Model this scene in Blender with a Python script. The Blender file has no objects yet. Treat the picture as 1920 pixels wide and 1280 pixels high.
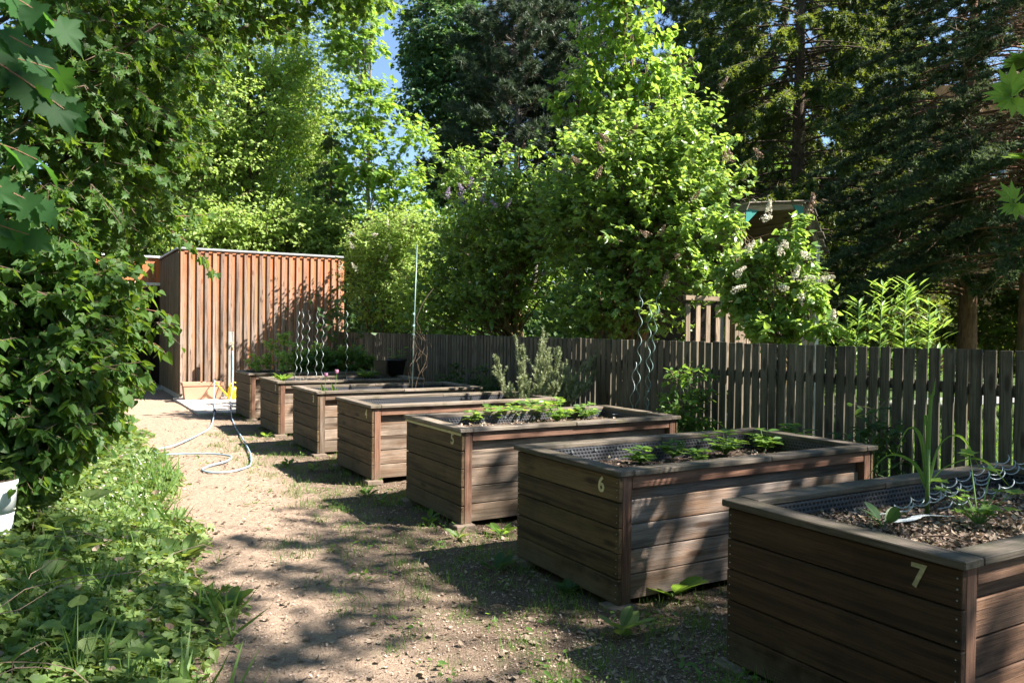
import bpy, math
import numpy as np
from mathutils import Vector, Matrix

# ------------------------------------------------------------------ camera, sky, sun, exposure
sc = bpy.context.scene
COL = sc.collection
F_PX = 1490.4
HC = 1.6
def cam_axes():
    pit, yaw, rol = math.radians(-0.903), math.radians(30.27), math.radians(0.656)
    cy, sy, cp, sp = math.cos(yaw), math.sin(yaw), math.cos(pit), math.sin(pit)
    F = np.array([sy*cp, cy*cp, sp]); Rr = np.array([cy, -sy, 0.]); U = np.cross(Rr, F)
    cr, sr = math.cos(rol), math.sin(rol)
    return cr*Rr+sr*U, -sr*Rr+cr*U, F
CR, CU, CF = cam_axes()
cam = bpy.data.cameras.new('camera'); cam_o = bpy.data.objects.new('camera', cam); COL.objects.link(cam_o)
m = Matrix.Identity(4)
for i in range(3):
    m[i][0], m[i][1], m[i][2] = CR[i], CU[i], -CF[i]
m[2][3] = HC
cam_o.matrix_world = m
cam.sensor_width = 36; cam.lens = 36*F_PX/1920
cam.clip_start = 0.05; cam.clip_end = 1500
cam.dof.use_dof = True; cam.dof.focus_distance = 7.0; cam.dof.aperture_fstop = 9
sc.camera = cam_o

EL, AZ = math.radians(46), math.radians(-40)
SUN = np.array([math.cos(EL)*math.cos(AZ), math.cos(EL)*math.sin(AZ), math.sin(EL)])
w = bpy.data.worlds.new('World'); sc.world = w; w.use_nodes = True
nt = w.node_tree; bg = nt.nodes['Background']; sk = nt.nodes.new('ShaderNodeTexSky')
sk.sky_type = 'NISHITA'; sk.sun_disc = False; sk.sun_elevation = EL; sk.sun_rotation = math.radians(130)
sk.air_density = 1.0; sk.dust_density = 0.1; sk.ozone_density = 3.0
nt.links.new(sk.outputs[0], bg.inputs[0]); bg.inputs[1].default_value = 0.062
sl = bpy.data.lights.new('sun', 'SUN'); sl.energy = 5.0; sl.angle = math.radians(0.53); sl.color = (1, .945, .86)
so = bpy.data.objects.new('sun', sl); COL.objects.link(so)
so.rotation_euler = Vector(SUN).to_track_quat('Z', 'Y').to_euler(); so.location = (20, -10, 25)
sc.view_settings.view_transform = 'Standard'; sc.view_settings.look = 'None'
sc.view_settings.exposure = 2.0; sc.view_settings.gamma = 1
sc.cycles.max_bounces = 7; sc.cycles.diffuse_bounces = 4; sc.cycles.glossy_bounces = 2
sc.cycles.transmission_bounces = 4; sc.cycles.transparent_max_bounces = 4
sc.cycles.use_denoising = True
try:
    sc.cycles.denoiser = 'OPENIMAGEDENOISE'
    sc.cycles.denoising_input_passes = 'RGB_ALBEDO_NORMAL'
except Exception: pass
sc.cycles.caustics_reflective = False; sc.cycles.caustics_refractive = False
sc.cycles.sample_clamp_indirect = 6

def at(px, py, dist):
    """the real point seen at photo pixel (px,py) at a horizontal distance from the camera"""
    d = CF*F_PX+CR*(px-960)+CU*(640-py)
    t = dist/math.hypot(d[0], d[1])
    return np.array([0, 0, HC])+d*t

# ------------------------------------------------------------------ mesh helpers
def rg(s): return np.random.default_rng(s)
def nrm(a):
    a = np.asarray(a, float); return a/np.maximum(np.linalg.norm(a, axis=-1, keepdims=True), 1e-9)

class G:
    """collects geometry for ONE mesh object"""
    def __init__(s): s.V, s.F, s.M, s.R, s.C, s.n = [], [], [], [], [], 0
    def add(s, V, F, mi=0, rnd=0.5, gc=None):
        V = np.asarray(V, float).reshape(-1, 3); F = np.asarray(F, int)
        if len(V) == 0: return
        s.V.append(V); s.F.append(F+s.n); s.M.append(np.full(len(F), mi, int))
        s.R.append(np.broadcast_to(np.asarray(rnd, float), (len(V),)).copy())
        s.C.append(V.copy() if gc is None else np.asarray(gc, float)); s.n += len(V)
    def box(s, c, d, lo=0, b=0.003, rot=None, rnd=None, mi=0, rng=None, warp=0.0):
        c = np.array(c, float); h = np.array(d, float)/2; b = min(b, *(h*.6))
        rng = rng or RB
        sg = np.array([[x, y, z] for x in (-1, 1) for y in (-1, 1) for z in (-1, 1)], float)
        V = []
        for k in range(8):
            for a in range(3):
                v = sg[k]*(h-b); v[a] = sg[k][a]*h[a]; V.append(v)
        V = np.array(V)
        idx = lambda x, y, z, a: ((x*4+y*2+z)*3+a)
        Q, T = [], []
        for a in range(3):
            o = [i for i in range(3) if i != a]
            for sd in (0, 1):
                q = []
                for p in ((0, 0), (0, 1), (1, 1), (1, 0)):
                    t = [0, 0, 0]; t[a] = sd; t[o[0]] = p[0]; t[o[1]] = p[1]; q.append(idx(*t, a))
                if (sd == 0) == (a != 1): pass
                else: q = q[::-1]
                Q.append(q)
        for a in range(3):      # edge along axis a, joins faces of the other two axes
            o = [i for i in range(3) if i != a]
            for p in (0, 1):
                for q_ in (0, 1):
                    t0 = [0, 0, 0]; t1 = [0, 0, 0]; t0[a] = 0; t1[a] = 1
                    t0[o[0]] = t1[o[0]] = p; t0[o[1]] = t1[o[1]] = q_
                    Q.append([idx(*t0, o[0]), idx(*t1, o[0]), idx(*t1, o[1]), idx(*t0, o[1])])
        for k in range(8): T.append([k*3, k*3+1, k*3+2])
        # consistent outward winding
        def fix(L):
            out = []
            for f in L:
                P = V[f]; n = np.cross(P[1]-P[0], P[2]-P[0])
                out.append(f if n@P.mean(0) > 0 else f[::-1])
            return out
        off = rng.uniform(-50, 50, 3)
        o = [i for i in range(3) if i != lo]
        gcv = np.stack([V[:, lo], V[:, o[0]], V[:, o[1]]], 1)+off
        r = rng.uniform() if rnd is None else rnd
        W = V.copy()
        if warp: W[:, o[1]] += warp*np.sin(V[:, lo]*2+off[0]); 
        if rot is not None: W = W@np.array(rot).T
        W = W+c
        s.add(W, fix(Q), mi, r, gcv)
        s.F.append(np.array(fix(T))+s.n-24); s.M.append(np.full(8, mi, int))
    def tube(s, P, rad, n=8, mi=0, rnd=0.5, cap=True):
        P = np.asarray(P, float); k = len(P)
        rad = np.broadcast_to(np.asarray(rad, float), (k,))
        T = np.gradient(P, axis=0); T = nrm(T)
        a = np.array([0, 0, 1.]) if abs(T[0][2]) < .9 else np.array([1., 0, 0])
        u = nrm(np.cross(T[0], a)); th = np.arange(n)/n*2*np.pi
        V = []
        L = np.r_[0, np.cumsum(np.linalg.norm(np.diff(P, axis=0), axis=1))]
        gc = []
        for i in range(k):
            u = nrm(u-(u@T[i])*T[i]); v = np.cross(T[i], u)
            V.append(P[i]+rad[i]*(np.cos(th)[:, None]*u+np.sin(th)[:, None]*v))
            gc.append(np.stack([np.full(n, L[i]), np.cos(th)*rad[0], np.sin(th)*rad[0]], 1))
        V = np.concatenate(V); Fq = []
        for i in range(k-1):
            j = np.arange(n); jn = (j+1) % n
            Fq.append(np.stack([i*n+j, i*n+jn, (i+1)*n+jn, (i+1)*n+j], 1))
        s.add(V, np.concatenate(Fq), mi, rnd, np.concatenate(gc))
        if cap:
            b0 = s.n-len(V)
            for ring, rev in ((0, True), (k-1, False)):
                f = [b0+ring*n+i for i in range(n)]
                if rev: f = f[::-1]
                tri = np.array([[f[0], f[i], f[i+1]] for i in range(1, n-1)])
                s.F.append(tri); s.M.append(np.full(len(tri), mi, int))
    def sticks(s, A, B, r0, r1, mi=0, rnd=0.5):
        A = np.asarray(A, float); B = np.asarray(B, float); N = len(A)
        if N == 0: return
        d = nrm(B-A); a = np.where(np.abs(d[:, 2:3]) < .9, [[0, 0, 1.]], [[1., 0, 0]])
        u = nrm(np.cross(d, a)); v = np.cross(d, u)
        r0 = np.broadcast_to(r0, (N,))[:, None]; r1 = np.broadcast_to(r1, (N,))[:, None]
        V = np.zeros((N, 6, 3))
        for j in range(3):
            t = j*2*np.pi/3; w_ = math.cos(t)*u+math.sin(t)*v
            V[:, j] = A+w_*r0; V[:, j+3] = B+w_*r1
        F = np.array([[0, 1, 4, 3], [1, 2, 5, 4], [2, 0, 3, 5]])
        F = (F[None]+np.arange(N)[:, None, None]*6).reshape(-1, 4)
        s.add(V.reshape(-1, 3), F, mi, rnd if np.ndim(rnd) == 0 else np.repeat(rnd, 6))
    def leaves(s, P, D, Nn, S, tm, rnd=None, mi=0, rng=None, curl=0.0):
        tv, tf = tm; P = np.asarray(P, float); N = len(P)
        if N == 0: return
        y = nrm(D); z = nrm(Nn-(Nn*y).sum(1, keepdims=True)*y); x = np.cross(y, z)
        S = np.broadcast_to(S, (N,))[:, None, None]
        t = tv[None]
        V = P[:, None]+S*(x[:, None]*t[..., 0:1]+y[:, None]*t[..., 1:2]+z[:, None]*t[..., 2:3])
        if curl: V = V+z[:, None]*(S*(-curl)*(t[..., 1:2]**2))
        F = (tf[None]+np.arange(N)[:, None, None]*len(tv)).reshape(-1, tf.shape[1])
        if rnd is None: rnd = (rng or RB).uniform(size=N)
        gc = np.broadcast_to(t, (N,)+tv.shape).reshape(-1, 3)
        s.add(V.reshape(-1, 3), F, mi, np.repeat(rnd, len(tv)), gc)

RB = rg(1)
def mesh(g, name, mats, org=(0, 0, 0), smooth=False):
    me = bpy.data.meshes.new(name)
    V = np.concatenate(g.V)-np.array(org)
    me.vertices.add(len(V)); me.vertices.foreach_set('co', V.ravel())
    ls = np.concatenate([np.full(len(f), f.shape[1]) for f in g.F]); li = np.concatenate([f.ravel() for f in g.F])
    me.loops.add(len(li)); me.loops.foreach_set('vertex_index', li)
    me.polygons.add(len(ls)); me.polygons.foreach_set('loop_start', np.r_[0, np.cumsum(ls)[:-1]])
    for m_ in (mats if isinstance(mats, (list, tuple)) else [mats]): me.materials.append(m_)
    me.polygons.foreach_set('material_index', np.concatenate(g.M))
    me.polygons.foreach_set('use_smooth', np.full(len(ls), smooth, dtype=bool))
    a = me.attributes.new('rnd', 'FLOAT', 'POINT'); a.data.foreach_set('value', np.concatenate(g.R))
    a = me.attributes.new('gc', 'FLOAT_VECTOR', 'POINT'); a.data.foreach_set('vector', np.concatenate(g.C).ravel())
    me.update(calc_edges=True)
    return me
def tag(o, label=None, cat=None, group=None, kind=None):
    if label: o['label'] = label
    if cat: o['category'] = cat
    if group: o['group'] = group
    if kind: o['kind'] = kind
    return o
def root(name, loc, label, cat, group=None):
    o = bpy.data.objects.new(name, None); COL.objects.link(o); o.location = loc; o.empty_display_size = .1
    return tag(o, label, cat, group)
def part(name, g, mats, parent=None, smooth=False, label=None):
    """world-space geometry; the object sits at its parent's origin"""
    org = np.array(parent.matrix_world.translation) if False else (np.array(ORG.get(parent.name, (0, 0, 0))) if parent else np.zeros(3))
    o = bpy.data.objects.new(name, mesh(g, name, mats, org, smooth)); COL.objects.link(o)
    if parent: o.parent = parent; ORG[o.name] = tuple(org)
    if label: o['label'] = label
    return o
ORG = {}
def thing(name, loc, label, cat, group=None):
    o = root(name, loc, label, cat, group); ORG[o.name] = tuple(loc); return o
def single(name, g, mats, loc, label=None, cat=None, group=None, kind=None, smooth=False):
    o = bpy.data.objects.new(name, mesh(g, name, mats, loc, smooth)); COL.objects.link(o); o.location = loc
    return tag(o, label, cat, group, kind)

# leaf outlines: (verts, tris); unit length along +y, fold along the midrib
def fan(pts, cz=-.06, cy=.4):
    right = [(x, y) for x, y in pts]
    out = right+[(-x, y) for x, y in reversed(right) if abs(x) > 1e-6]
    V = [(0, cy, cz)]+[(x, y, 0.10*abs(x)) for x, y in out]; n = len(out)
    T = [(0, 1+i, 1+(i+1) % n) for i in range(n)]
    return np.array(V, float), np.array(T)
L_DIAM = (np.array([[0, 0, 0], [.36, .45, .10], [0, 1, -.05], [-.36, .45, .10]], float), np.array([[0, 1, 2], [0, 2, 3]]))
L_HEART = fan([(0, 0), (.26, -.10), (.44, .12), (.38, .42), (.18, .75), (0, 1.05)])
L_OVAL = fan([(0, 0), (.19, .2), (.26, .48), (.16, .78), (0, 1)], -.05, .5)
L_MAPLE = fan([(0, 0), (.30, -.12), (.26, .08), (.60, .22), (.33, .38), (.38, .66), (.15, .62), (0, 1.02)], -.07, .32)
L_MAPLE_HI = fan([(0, .02), (.10, -.06), (.24, -.12), (.27, -.02), (.36, .02), (.34, .10), (.50, .16), (.62, .27), (.50, .30), (.44, .38), (.36, .38), (.40, .50), (.42, .66), (.32, .62), (.24, .66), (.17, .60), (.16, .74), (.08, .84), (0, 1.02)], -.025, .34)
L_IVY = fan([(0, 0), (.36, -.06), (.30, .2), (.46, .42), (.2, .55), (0, 1)], -.05, .35)
L_LANCE = fan([(0, 0), (.085, .3), (.085, .6), (0, 1)], -.02, .45)
L_LONG = fan([(0, 0), (.12, .12), (.20, .35), (.22, .6), (.15, .85), (0, 1)], -.05, .5)
L_TRI = (np.array([[-.5, 0, 0], [.5, 0, 0], [0, 1, 0]], float), np.array([[0, 1, 2]]))
L_CHIP = (np.array([[-.5, -.22, 0], [.5, -.18, .06], [.42, .24, 0], [-.46, .2, .05]], float), np.array([[0, 1, 2], [0, 2, 3]]))
L_CURL = (np.array([[0, 0, .15], [.3, .3, .0], [.28, .7, .12], [0, 1, .3], [-.28, .7, .05], [-.32, .3, .12], [0, .5, -.02]], float),
          np.array([[6, 0, 1], [6, 1, 2], [6, 2, 3], [6, 3, 4], [6, 4, 5], [6, 5, 0]]))

# ------------------------------------------------------------------ materials
def newmat(name):
    m_ = bpy.data.materials.new(name); m_.use_nodes = True; t = m_.node_tree
    for n in list(t.nodes): t.nodes.remove(n)
    out = t.nodes.new('ShaderNodeOutputMaterial'); return m_, t, out
class N_:
    def __init__(s, t): s.t = t
    def n(s, ty, **k):
        x = s.t.nodes.new(ty)
        for a, b in k.items(): setattr(x, a, b)
        return x
    def l(s, a, b): s.t.links.new(a, b)
    def attr(s, name, vec=False):
        a = s.n('ShaderNodeAttribute', attribute_name=name); return a.outputs['Vector' if vec else 'Fac']
    def pos(s): return s.n('ShaderNodeNewGeometry').outputs['Position']
    def scale(s, v, sc_):
        mp = s.n('ShaderNodeMapping'); s.l(v, mp.inputs[0]); mp.inputs['Scale'].default_value = sc_; return mp.outputs[0]
    def noise(s, v, scale, det=4, rough=.55, dist=0):
        x = s.n('ShaderNodeTexNoise'); s.l(v, x.inputs['Vector']); x.inputs['Scale'].default_value = scale
        x.inputs['Detail'].default_value = det; x.inputs['Roughness'].default_value = rough; x.inputs['Distortion'].default_value = dist
        return x.outputs['Fac']
    def ramp(s, f, stops):
        r = s.n('ShaderNodeValToRGB'); s.l(f, r.inputs[0]); e = r.color_ramp.elements
        while len(e) < len(stops): e.new(.5)
        for i, (p, c) in enumerate(stops):
            e[i].position = p; e[i].color = (*c, 1) if len(c) == 3 else c
        return r.outputs[0]
    def fr(s, f, a, b, c=0, d=1):
        r = s.n('ShaderNodeMapRange'); s.l(f, r.inputs[0])
        for i, v in zip((1, 2, 3, 4), (a, b, c, d)): r.inputs[i].default_value = v
        return r.outputs[0]
    def mix(s, f, a, b, mode='MIX'):
        x = s.n('ShaderNodeMix', data_type='RGBA', blend_type=mode)
        for sock, v in ((x.inputs[0], f), (x.inputs[6], a), (x.inputs[7], b)):
            if isinstance(v, (int, float)): sock.default_value = v
            elif isinstance(v, tuple): sock.default_value = (*v, 1)
            else: s.l(v, sock)
        return x.outputs[2]
    def math(s, op, a, b=None):
        x = s.n('ShaderNodeMath', operation=op)
        for i, v in enumerate((a, b)):
            if v is None: continue
            if isinstance(v, (int, float)): x.inputs[i].default_value = v
            else: s.l(v, x.inputs[i])
        return x.outputs[0]
    def bsdf(s, out, col, rough=.7, bump=None, bs=.3, bd=.01, spec=.3, metal=0):
        p = s.n('ShaderNodeBsdfPrincipled')
        for sock, v in ((p.inputs['Base Color'], col), (p.inputs['Roughness'], rough), (p.inputs['Metallic'], metal)):
            if isinstance(v, (int, float)): sock.default_value = v
            elif isinstance(v, tuple): sock.default_value = (*v, 1)
            else: s.l(v, sock)
        p.inputs['Specular IOR Level'].default_value = spec
        if bump is not None:
            b = s.n('ShaderNodeBump'); b.inputs['Strength'].default_value = bs; b.inputs['Distance'].default_value = bd
            s.l(bump, b.inputs['Height']); s.l(b.outputs[0], p.inputs['Normal'])
        s.l(p.outputs[0], out.inputs[0]); return p

def plain(name, col, rough=.6, spec=.3, metal=0, var=.15, sc_=12):
    m_, t, out = newmat(name); n = N_(t); f = n.noise(n.pos(), sc_, 5)
    a = tuple(c*(1-var) for c in col); b = tuple(min(c*(1+var), 1) for c in col)
    n.bsdf(out, n.ramp(f, [(.3, a), (.7, b)]), rough, f, .15, .003, spec, metal); return m_

def leafmat(name, cols, trans, tf=.42, rough=.45, spec=.35):
    m_, t, out = newmat(name); n = N_(t)
    r = n.attr('rnd'); col = n.ramp(r, [(i/(len(cols)-1), c) for i, c in enumerate(cols)])
    gm = n.n('ShaderNodeNewGeometry')
    col = n.mix(n.math('MULTIPLY', gm.outputs['Backfacing'], .35), col, (.16, .22, .10))
    nz = n.noise(n.pos(), 9, 2)
    col = n.mix(n.fr(nz, .35, .7, 0, .35), col, tuple(c*1.35 for c in cols[-1]))
    p = n.n('ShaderNodeBsdfPrincipled'); n.l(col, p.inputs['Base Color']); p.inputs['Roughness'].default_value = rough
    p.inputs['Specular IOR Level'].default_value = spec
    tr = n.n('ShaderNodeBsdfTranslucent'); tc = n.mix(r, tuple(c*.75 for c in trans), tuple(min(1, c*1.2) for c in trans))
    n.l(tc, tr.inputs[0]); mx = n.n('ShaderNodeMixShader'); mx.inputs[0].default_value = tf
    n.l(p.outputs[0], mx.inputs[1]); n.l(tr.outputs[0], mx.inputs[2]); n.l(mx.outputs[0], out.inputs[0])
    return m_

def wood(name, c1, c2, c3, stain=(.05, .04, .03), rough=.75, moss=None, grad=None, blot=.5, spec=.25, rv=.35, splash=False):
    """weathered boards: streaks run along gc.x, every board has its own offset and tone"""
    m_, t, out = newmat(name); n = N_(t); gc = n.attr('gc', True); r = n.attr('rnd')
    st = n.noise(n.scale(gc, (1.1, 26, 26)), 1, 6, .62, .3)
    fine = n.noise(n.scale(gc, (5, 230, 230)), 1, 3, .6)
    bl = n.noise(n.scale(gc, (1.6, 5, 5)), 1, 4, .6)
    col = n.ramp(st, [(.34, tuple(x*.8 for x in c1)), (.50, c2), (.68, tuple(min(1, x*1.35) for x in c2))])
    col = n.mix(n.fr(bl, .45, .68, 0, blot), col, c3)
    # knots
    vo = n.n('ShaderNodeTexVoronoi'); n.l(n.scale(gc, (2.3, 8, 8)), vo.inputs['Vector']); vo.inputs['Scale'].default_value = 1
    kn = n.fr(vo.outputs['Distance'], .10, .20, .85, 0)
    col = n.mix(kn, col, stain)
    col = n.mix(n.fr(fine, .35, .5, .55, 0), col, tuple(x*.45 for x in c1))
    col = n.mix(1.0, col, n.ramp(r, [(0, (1-rv,)*3), (1, (1, 1, 1))]), 'MULTIPLY')
    spz = n.n('ShaderNodeSeparateXYZ'); n.l(n.pos(), spz.inputs[0]); big = n.noise(n.pos(), 3.2, 5, .65)
    zsp = n.math('ADD', spz.outputs[2], n.math('MULTIPLY', n.math('SUBTRACT', big, .5), .5))
    if splash: col = n.mix(n.fr(zsp, .02, .20, .7, 0), col, (.12, .09, .062))
    if splash: col = n.mix(n.fr(big, .5, .68, 0, .45), col, tuple(x*.5 for x in c1))
    if moss:
        mz = n.noise(n.pos(), 7, 5, .65); col = n.mix(n.fr(mz, .48, .66, 0, .75), col, moss)
    if grad:   # weathering that follows the boards' height on the wall: (z0,z1,colour)
        sx = n.n('ShaderNodeSeparateXYZ'); n.l(n.pos(), sx.inputs[0])
        zz = n.math('ADD', sx.outputs[2], n.math('MULTIPLY', n.math('SUBTRACT', r, .5), 1.6))
        col = n.mix(n.fr(zz, grad[0], grad[1], 0, .85), col, grad[2])
    h = n.math('ADD', n.math('MULTIPLY', st, .6), n.math('MULTIPLY', fine, .5))
    n.bsdf(out, col, rough, h, .9, .006, spec); return m_

M = {}
M['leaf_maple'] = leafmat('leaf_maple', [(.022, .060, .014), (.036, .088, .018), (.075, .135, .024)], (.24, .38, .03), .38, .5, .25)
M['leaf_light'] = leafmat('leaf_light', [(.13, .21, .05), (.21, .31, .07), (.33, .42, .12)], (.50, .68, .11), .45, .5, .3)
M['leaf_mid'] = leafmat('leaf_mid', [(.045, .105, .022), (.07, .15, .03), (.11, .19, .035)], (.26, .42, .05), .42)
M['leaf_yellow'] = leafmat('leaf_yellow', [(.07, .16, .03), (.12, .23, .04), (.21, .31, .06)], (.42, .62, .07), .45)
M['leaf_blue'] = leafmat('leaf_blue', [(.030, .075, .030), (.05, .11, .04), (.075, .15, .05)], (.14, .26, .06), .38)
M['leaf_lilac'] = leafmat('leaf_lilac', [(.050, .115, .028), (.10, .19, .040), (.18, .28, .075)], (.40, .58, .08), .42, .36, .7)
M['leaf_cover'] = leafmat('leaf_cover', [(.028, .070, .018), (.075, .14, .032), (.20, .26, .085)], (.36, .46, .07), .36, .5, .3)
M['leaf_shade'] = leafmat('leaf_shade', [(.022, .058, .022), (.035, .08, .026), (.06, .11, .03)], (.12, .22, .04), .32, .5, .25)
M['leaf_near'] = leafmat('leaf_near', [(.014, .045, .014), (.020, .062, .018), (.030, .085, .022)], (.09, .24, .025), .42, .6, .15)
M['needle_dark'] = leafmat('needle_dark', [(.014, .034, .014), (.024, .052, .02), (.06, .11, .022)], (.34, .42, .04), .28, .5, .3)
M['needle_blue'] = leafmat('needle_blue', [(.020, .038, .024), (.038, .062, .038), (.075, .105, .055)], (.16, .22, .07), .2, .7, .1)
M['needle_pine'] = leafmat('needle_pine', [(.018, .034, .022), (.03, .052, .032), (.06, .085, .05)], (.08, .12, .04), .18, .5, .3)
M['needle_pale'] = leafmat('needle_pale', [(.07, .12, .05), (.10, .16, .06), (.15, .20, .08)], (.22, .32, .09), .3, .5, .3)
M['rosemary'] = leafmat('rosemary', [(.20, .24, .12), (.30, .34, .19), (.44, .47, .28)], (.22, .26, .10), .2, .55, .3)
M['dead_twig'] = plain('dead_twig', (.24, .165, .115), .8, var=.4, sc_=20)
M['petal_white'] = leafmat('petal_white', [(.55, .50, .38), (.70, .66, .54), (.78, .74, .66)], (.6, .55, .4), .3)
M['petal_lilac'] = leafmat('petal_lilac', [(.24, .16, .26), (.38, .28, .44), (.50, .42, .58)], (.4, .3, .45), .3)
M['petal_brown'] = leafmat('petal_brown', [(.16, .09, .06), (.26, .16, .11), (.34, .24, .20)], (.3, .2, .12), .2)
M['petal_pink'] = leafmat('petal_pink', [(.60, .22, .45), (.70, .34, .56), (.78, .48, .66)], (.7, .3, .5), .4)
M['stem_green'] = plain('stem_green', (.13, .22, .06), .6)
M['stem_red'] = plain('stem_red', (.20, .09, .05), .6)
M['twig'] = plain('twig', (.12, .085, .055), .8, var=.35)

def bark(name, a, b, sc_=6):
    m_, t, out = newmat(name); n = N_(t); v = n.scale(n.pos(), (1, 1, .25))
    f = n.noise(v, sc_*3, 8, .7, .6); f2 = n.noise(n.pos(), 2.5, 4)
    col = n.ramp(f, [(.32, a), (.6, b), (.8, tuple(min(1, x*1.3) for x in b))])
    col = n.mix(n.fr(f2, .5, .75, 0, .4), col, (.09, .11, .05))
    n.bsdf(out, col, .9, f, .9, .02, .15); return m_
M['bark_dark'] = bark('bark_dark', (.035, .026, .02), (.11, .08, .06))
M['bark_grey'] = bark('bark_grey', (.12, .10, .085), (.33, .29, .26))
M['bark_shrub'] = bark('bark_shrub', (.10, .07, .04), (.28, .20, .11), 10)
M['bark_red'] = bark('bark_red', (.07, .04, .028), (.22, .12, .075))

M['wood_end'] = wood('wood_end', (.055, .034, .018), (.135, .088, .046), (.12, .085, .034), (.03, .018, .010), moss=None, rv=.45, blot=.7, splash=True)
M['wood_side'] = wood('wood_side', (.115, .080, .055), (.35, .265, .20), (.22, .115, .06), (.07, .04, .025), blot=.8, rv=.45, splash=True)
M['wood_cap'] = wood('wood_cap', (.09, .070, .054), (.28, .225, .18), (.17, .13, .09), (.06, .04, .03), moss=(.11, .095, .055), rv=.4, blot=.9)
M['wood_post'] = wood('wood_post', (.12, .055, .034), (.24, .125, .08), (.20, .13, .095), (.08, .04, .02), rv=.3, splash=True)
M['wood_end_dark'] = wood('wood_end_dark', (.032, .017, .009), (.070, .036, .019), (.055, .036, .018), (.04, .02, .01), rv=.25, splash=True)  # nearest planter's dark brown copies, with part of its shade put into the colour
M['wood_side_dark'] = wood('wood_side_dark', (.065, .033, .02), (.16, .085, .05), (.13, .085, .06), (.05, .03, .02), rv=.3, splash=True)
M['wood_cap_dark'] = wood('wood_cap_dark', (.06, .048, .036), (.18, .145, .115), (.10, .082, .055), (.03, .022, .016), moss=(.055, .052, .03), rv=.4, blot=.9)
M['wood_fence'] = wood('wood_fence', (.066, .054, .037), (.165, .138, .10), (.10, .092, .055), (.05, .035, .025), rv=.5, splash=True)
M['wood_grey'] = wood('wood_grey', (.25, .23, .20), (.48, .45, .42), (.35, .32, .29), (.1, .08, .06))
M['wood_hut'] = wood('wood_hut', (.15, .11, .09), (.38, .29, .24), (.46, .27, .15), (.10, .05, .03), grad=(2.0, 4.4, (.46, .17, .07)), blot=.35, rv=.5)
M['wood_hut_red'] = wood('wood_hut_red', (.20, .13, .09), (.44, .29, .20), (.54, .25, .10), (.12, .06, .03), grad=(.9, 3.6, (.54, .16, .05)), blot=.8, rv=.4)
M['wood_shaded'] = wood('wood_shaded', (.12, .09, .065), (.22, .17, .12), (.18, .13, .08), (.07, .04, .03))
M['wood_play'] = wood('wood_play', (.17, .11, .07), (.33, .24, .17), (.26, .19, .14), (.1, .06, .04))
M['wood_dark'] = wood('wood_dark', (.035, .022, .016), (.07, .045, .035), (.05, .04, .03))
M['number_paint'] = plain('number_paint', (.52, .46, .27), .6, var=.22, sc_=60)
M['number_dull'] = plain('number_dull', (.33, .29, .17), .7, var=.3, sc_=60)
M['roof_metal'] = plain('roof_metal', (.34, .35, .36), .45, .4)
M['white_metal'] = plain('white_metal', (.72, .74, .74), .4, .5)
M['galv'] = plain('galv', (.27, .31, .31), .42, .5, .5, .2, 30)
M['green_wire'] = plain('green_wire', (.13, .20, .185), .4, .5, .2)
M['black_plastic'] = plain('black_plastic', (.016, .017, .018), .45, .4)
M['brown_plastic'] = plain('brown_plastic', (.10, .07, .05), .5, .4)
M['terracotta'] = plain('terracotta', (.50, .28, .19), .55, .4, var=.06, sc_=4)
M['yellow'] = plain('yellow', (.80, .60, .04), .35, .5, var=.05)
M['brass'] = plain('brass', (.5, .35, .12), .35, .5, .8)
M['hose'] = plain('hose', (.28, .40, .50), .45, .4, var=.25, sc_=14)
M['white_plastic'] = plain('white_plastic', (.74, .76, .76), .4, .5, var=.04)
M['grey_plastic'] = plain('grey_plastic', (.40, .43, .46), .45, .5, var=.05)
M['concrete'] = plain('concrete', (.40, .37, .32), .85, .2, var=.2, sc_=9)
M['paver'] = plain('paver', (.48, .43, .38), .85, .2, var=.22, sc_=5)
M['brick'] = plain('brick', (.17, .13, .10), .85, .2, var=.25, sc_=18)
M['dark_int'] = plain('dark_int', (.03, .022, .018), .9, .1)
M['teal'] = plain('teal', (.02, .17, .15), .5, .4)
M['facade'] = plain('facade', (.30, .165, .08), .9, .1, var=.12, sc_=3)
M['pane'] = plain('pane', (.10, .13, .17), .08, .8, var=.1)
M['blue_sign'] = plain('blue_sign', (.25, .42, .60), .5)
M['twine'] = plain('twine', (.34, .52, .50), .6)
M['asphalt'] = plain('asphalt', (.22, .22, .21), .9, .1, var=.15, sc_=8)
M['shingle'] = wood('shingle', (.12, .10, .08), (.24, .20, .17), (.15, .12, .09))

# dimpled black membrane: rows of round dimples, in metres along gc.x / gc.y
def liner_mat():
    m_, t, out = newmat('dimple_liner'); n = N_(t); gc = n.attr('gc', True)
    sx = n.n('ShaderNodeSeparateXYZ'); n.l(gc, sx.inputs[0])
    v = n.math('DIVIDE', sx.outputs[1], .0245); row = n.math('FLOOR', v)
    u = n.math('ADD', n.math('DIVIDE', sx.outputs[0], .029), n.math('MULTIPLY', n.math('FLOORED_MODULO', row, 2.0), .5))
    du = n.math('SUBTRACT', n.math('FRACT', u), .5); dv = n.math('SUBTRACT', n.math('FRACT', v), .5)
    d = n.math('SQRT', n.math('ADD', n.math('MULTIPLY', du, du), n.math('MULTIPLY', dv, dv)))
    f = n.fr(d, .27, .36, 0, 1)
    dirt = n.noise(n.pos(), 9, 5); col = n.mix(f, (.006, .006, .007), (.060, .062, .070))
    col = n.mix(n.fr(dirt, .5, .75, 0, .6), col, (.05, .042, .034))
    n.bsdf(out, col, .42, f, .9, .006, .5); return m_
M['liner'] = liner_mat()

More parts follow.
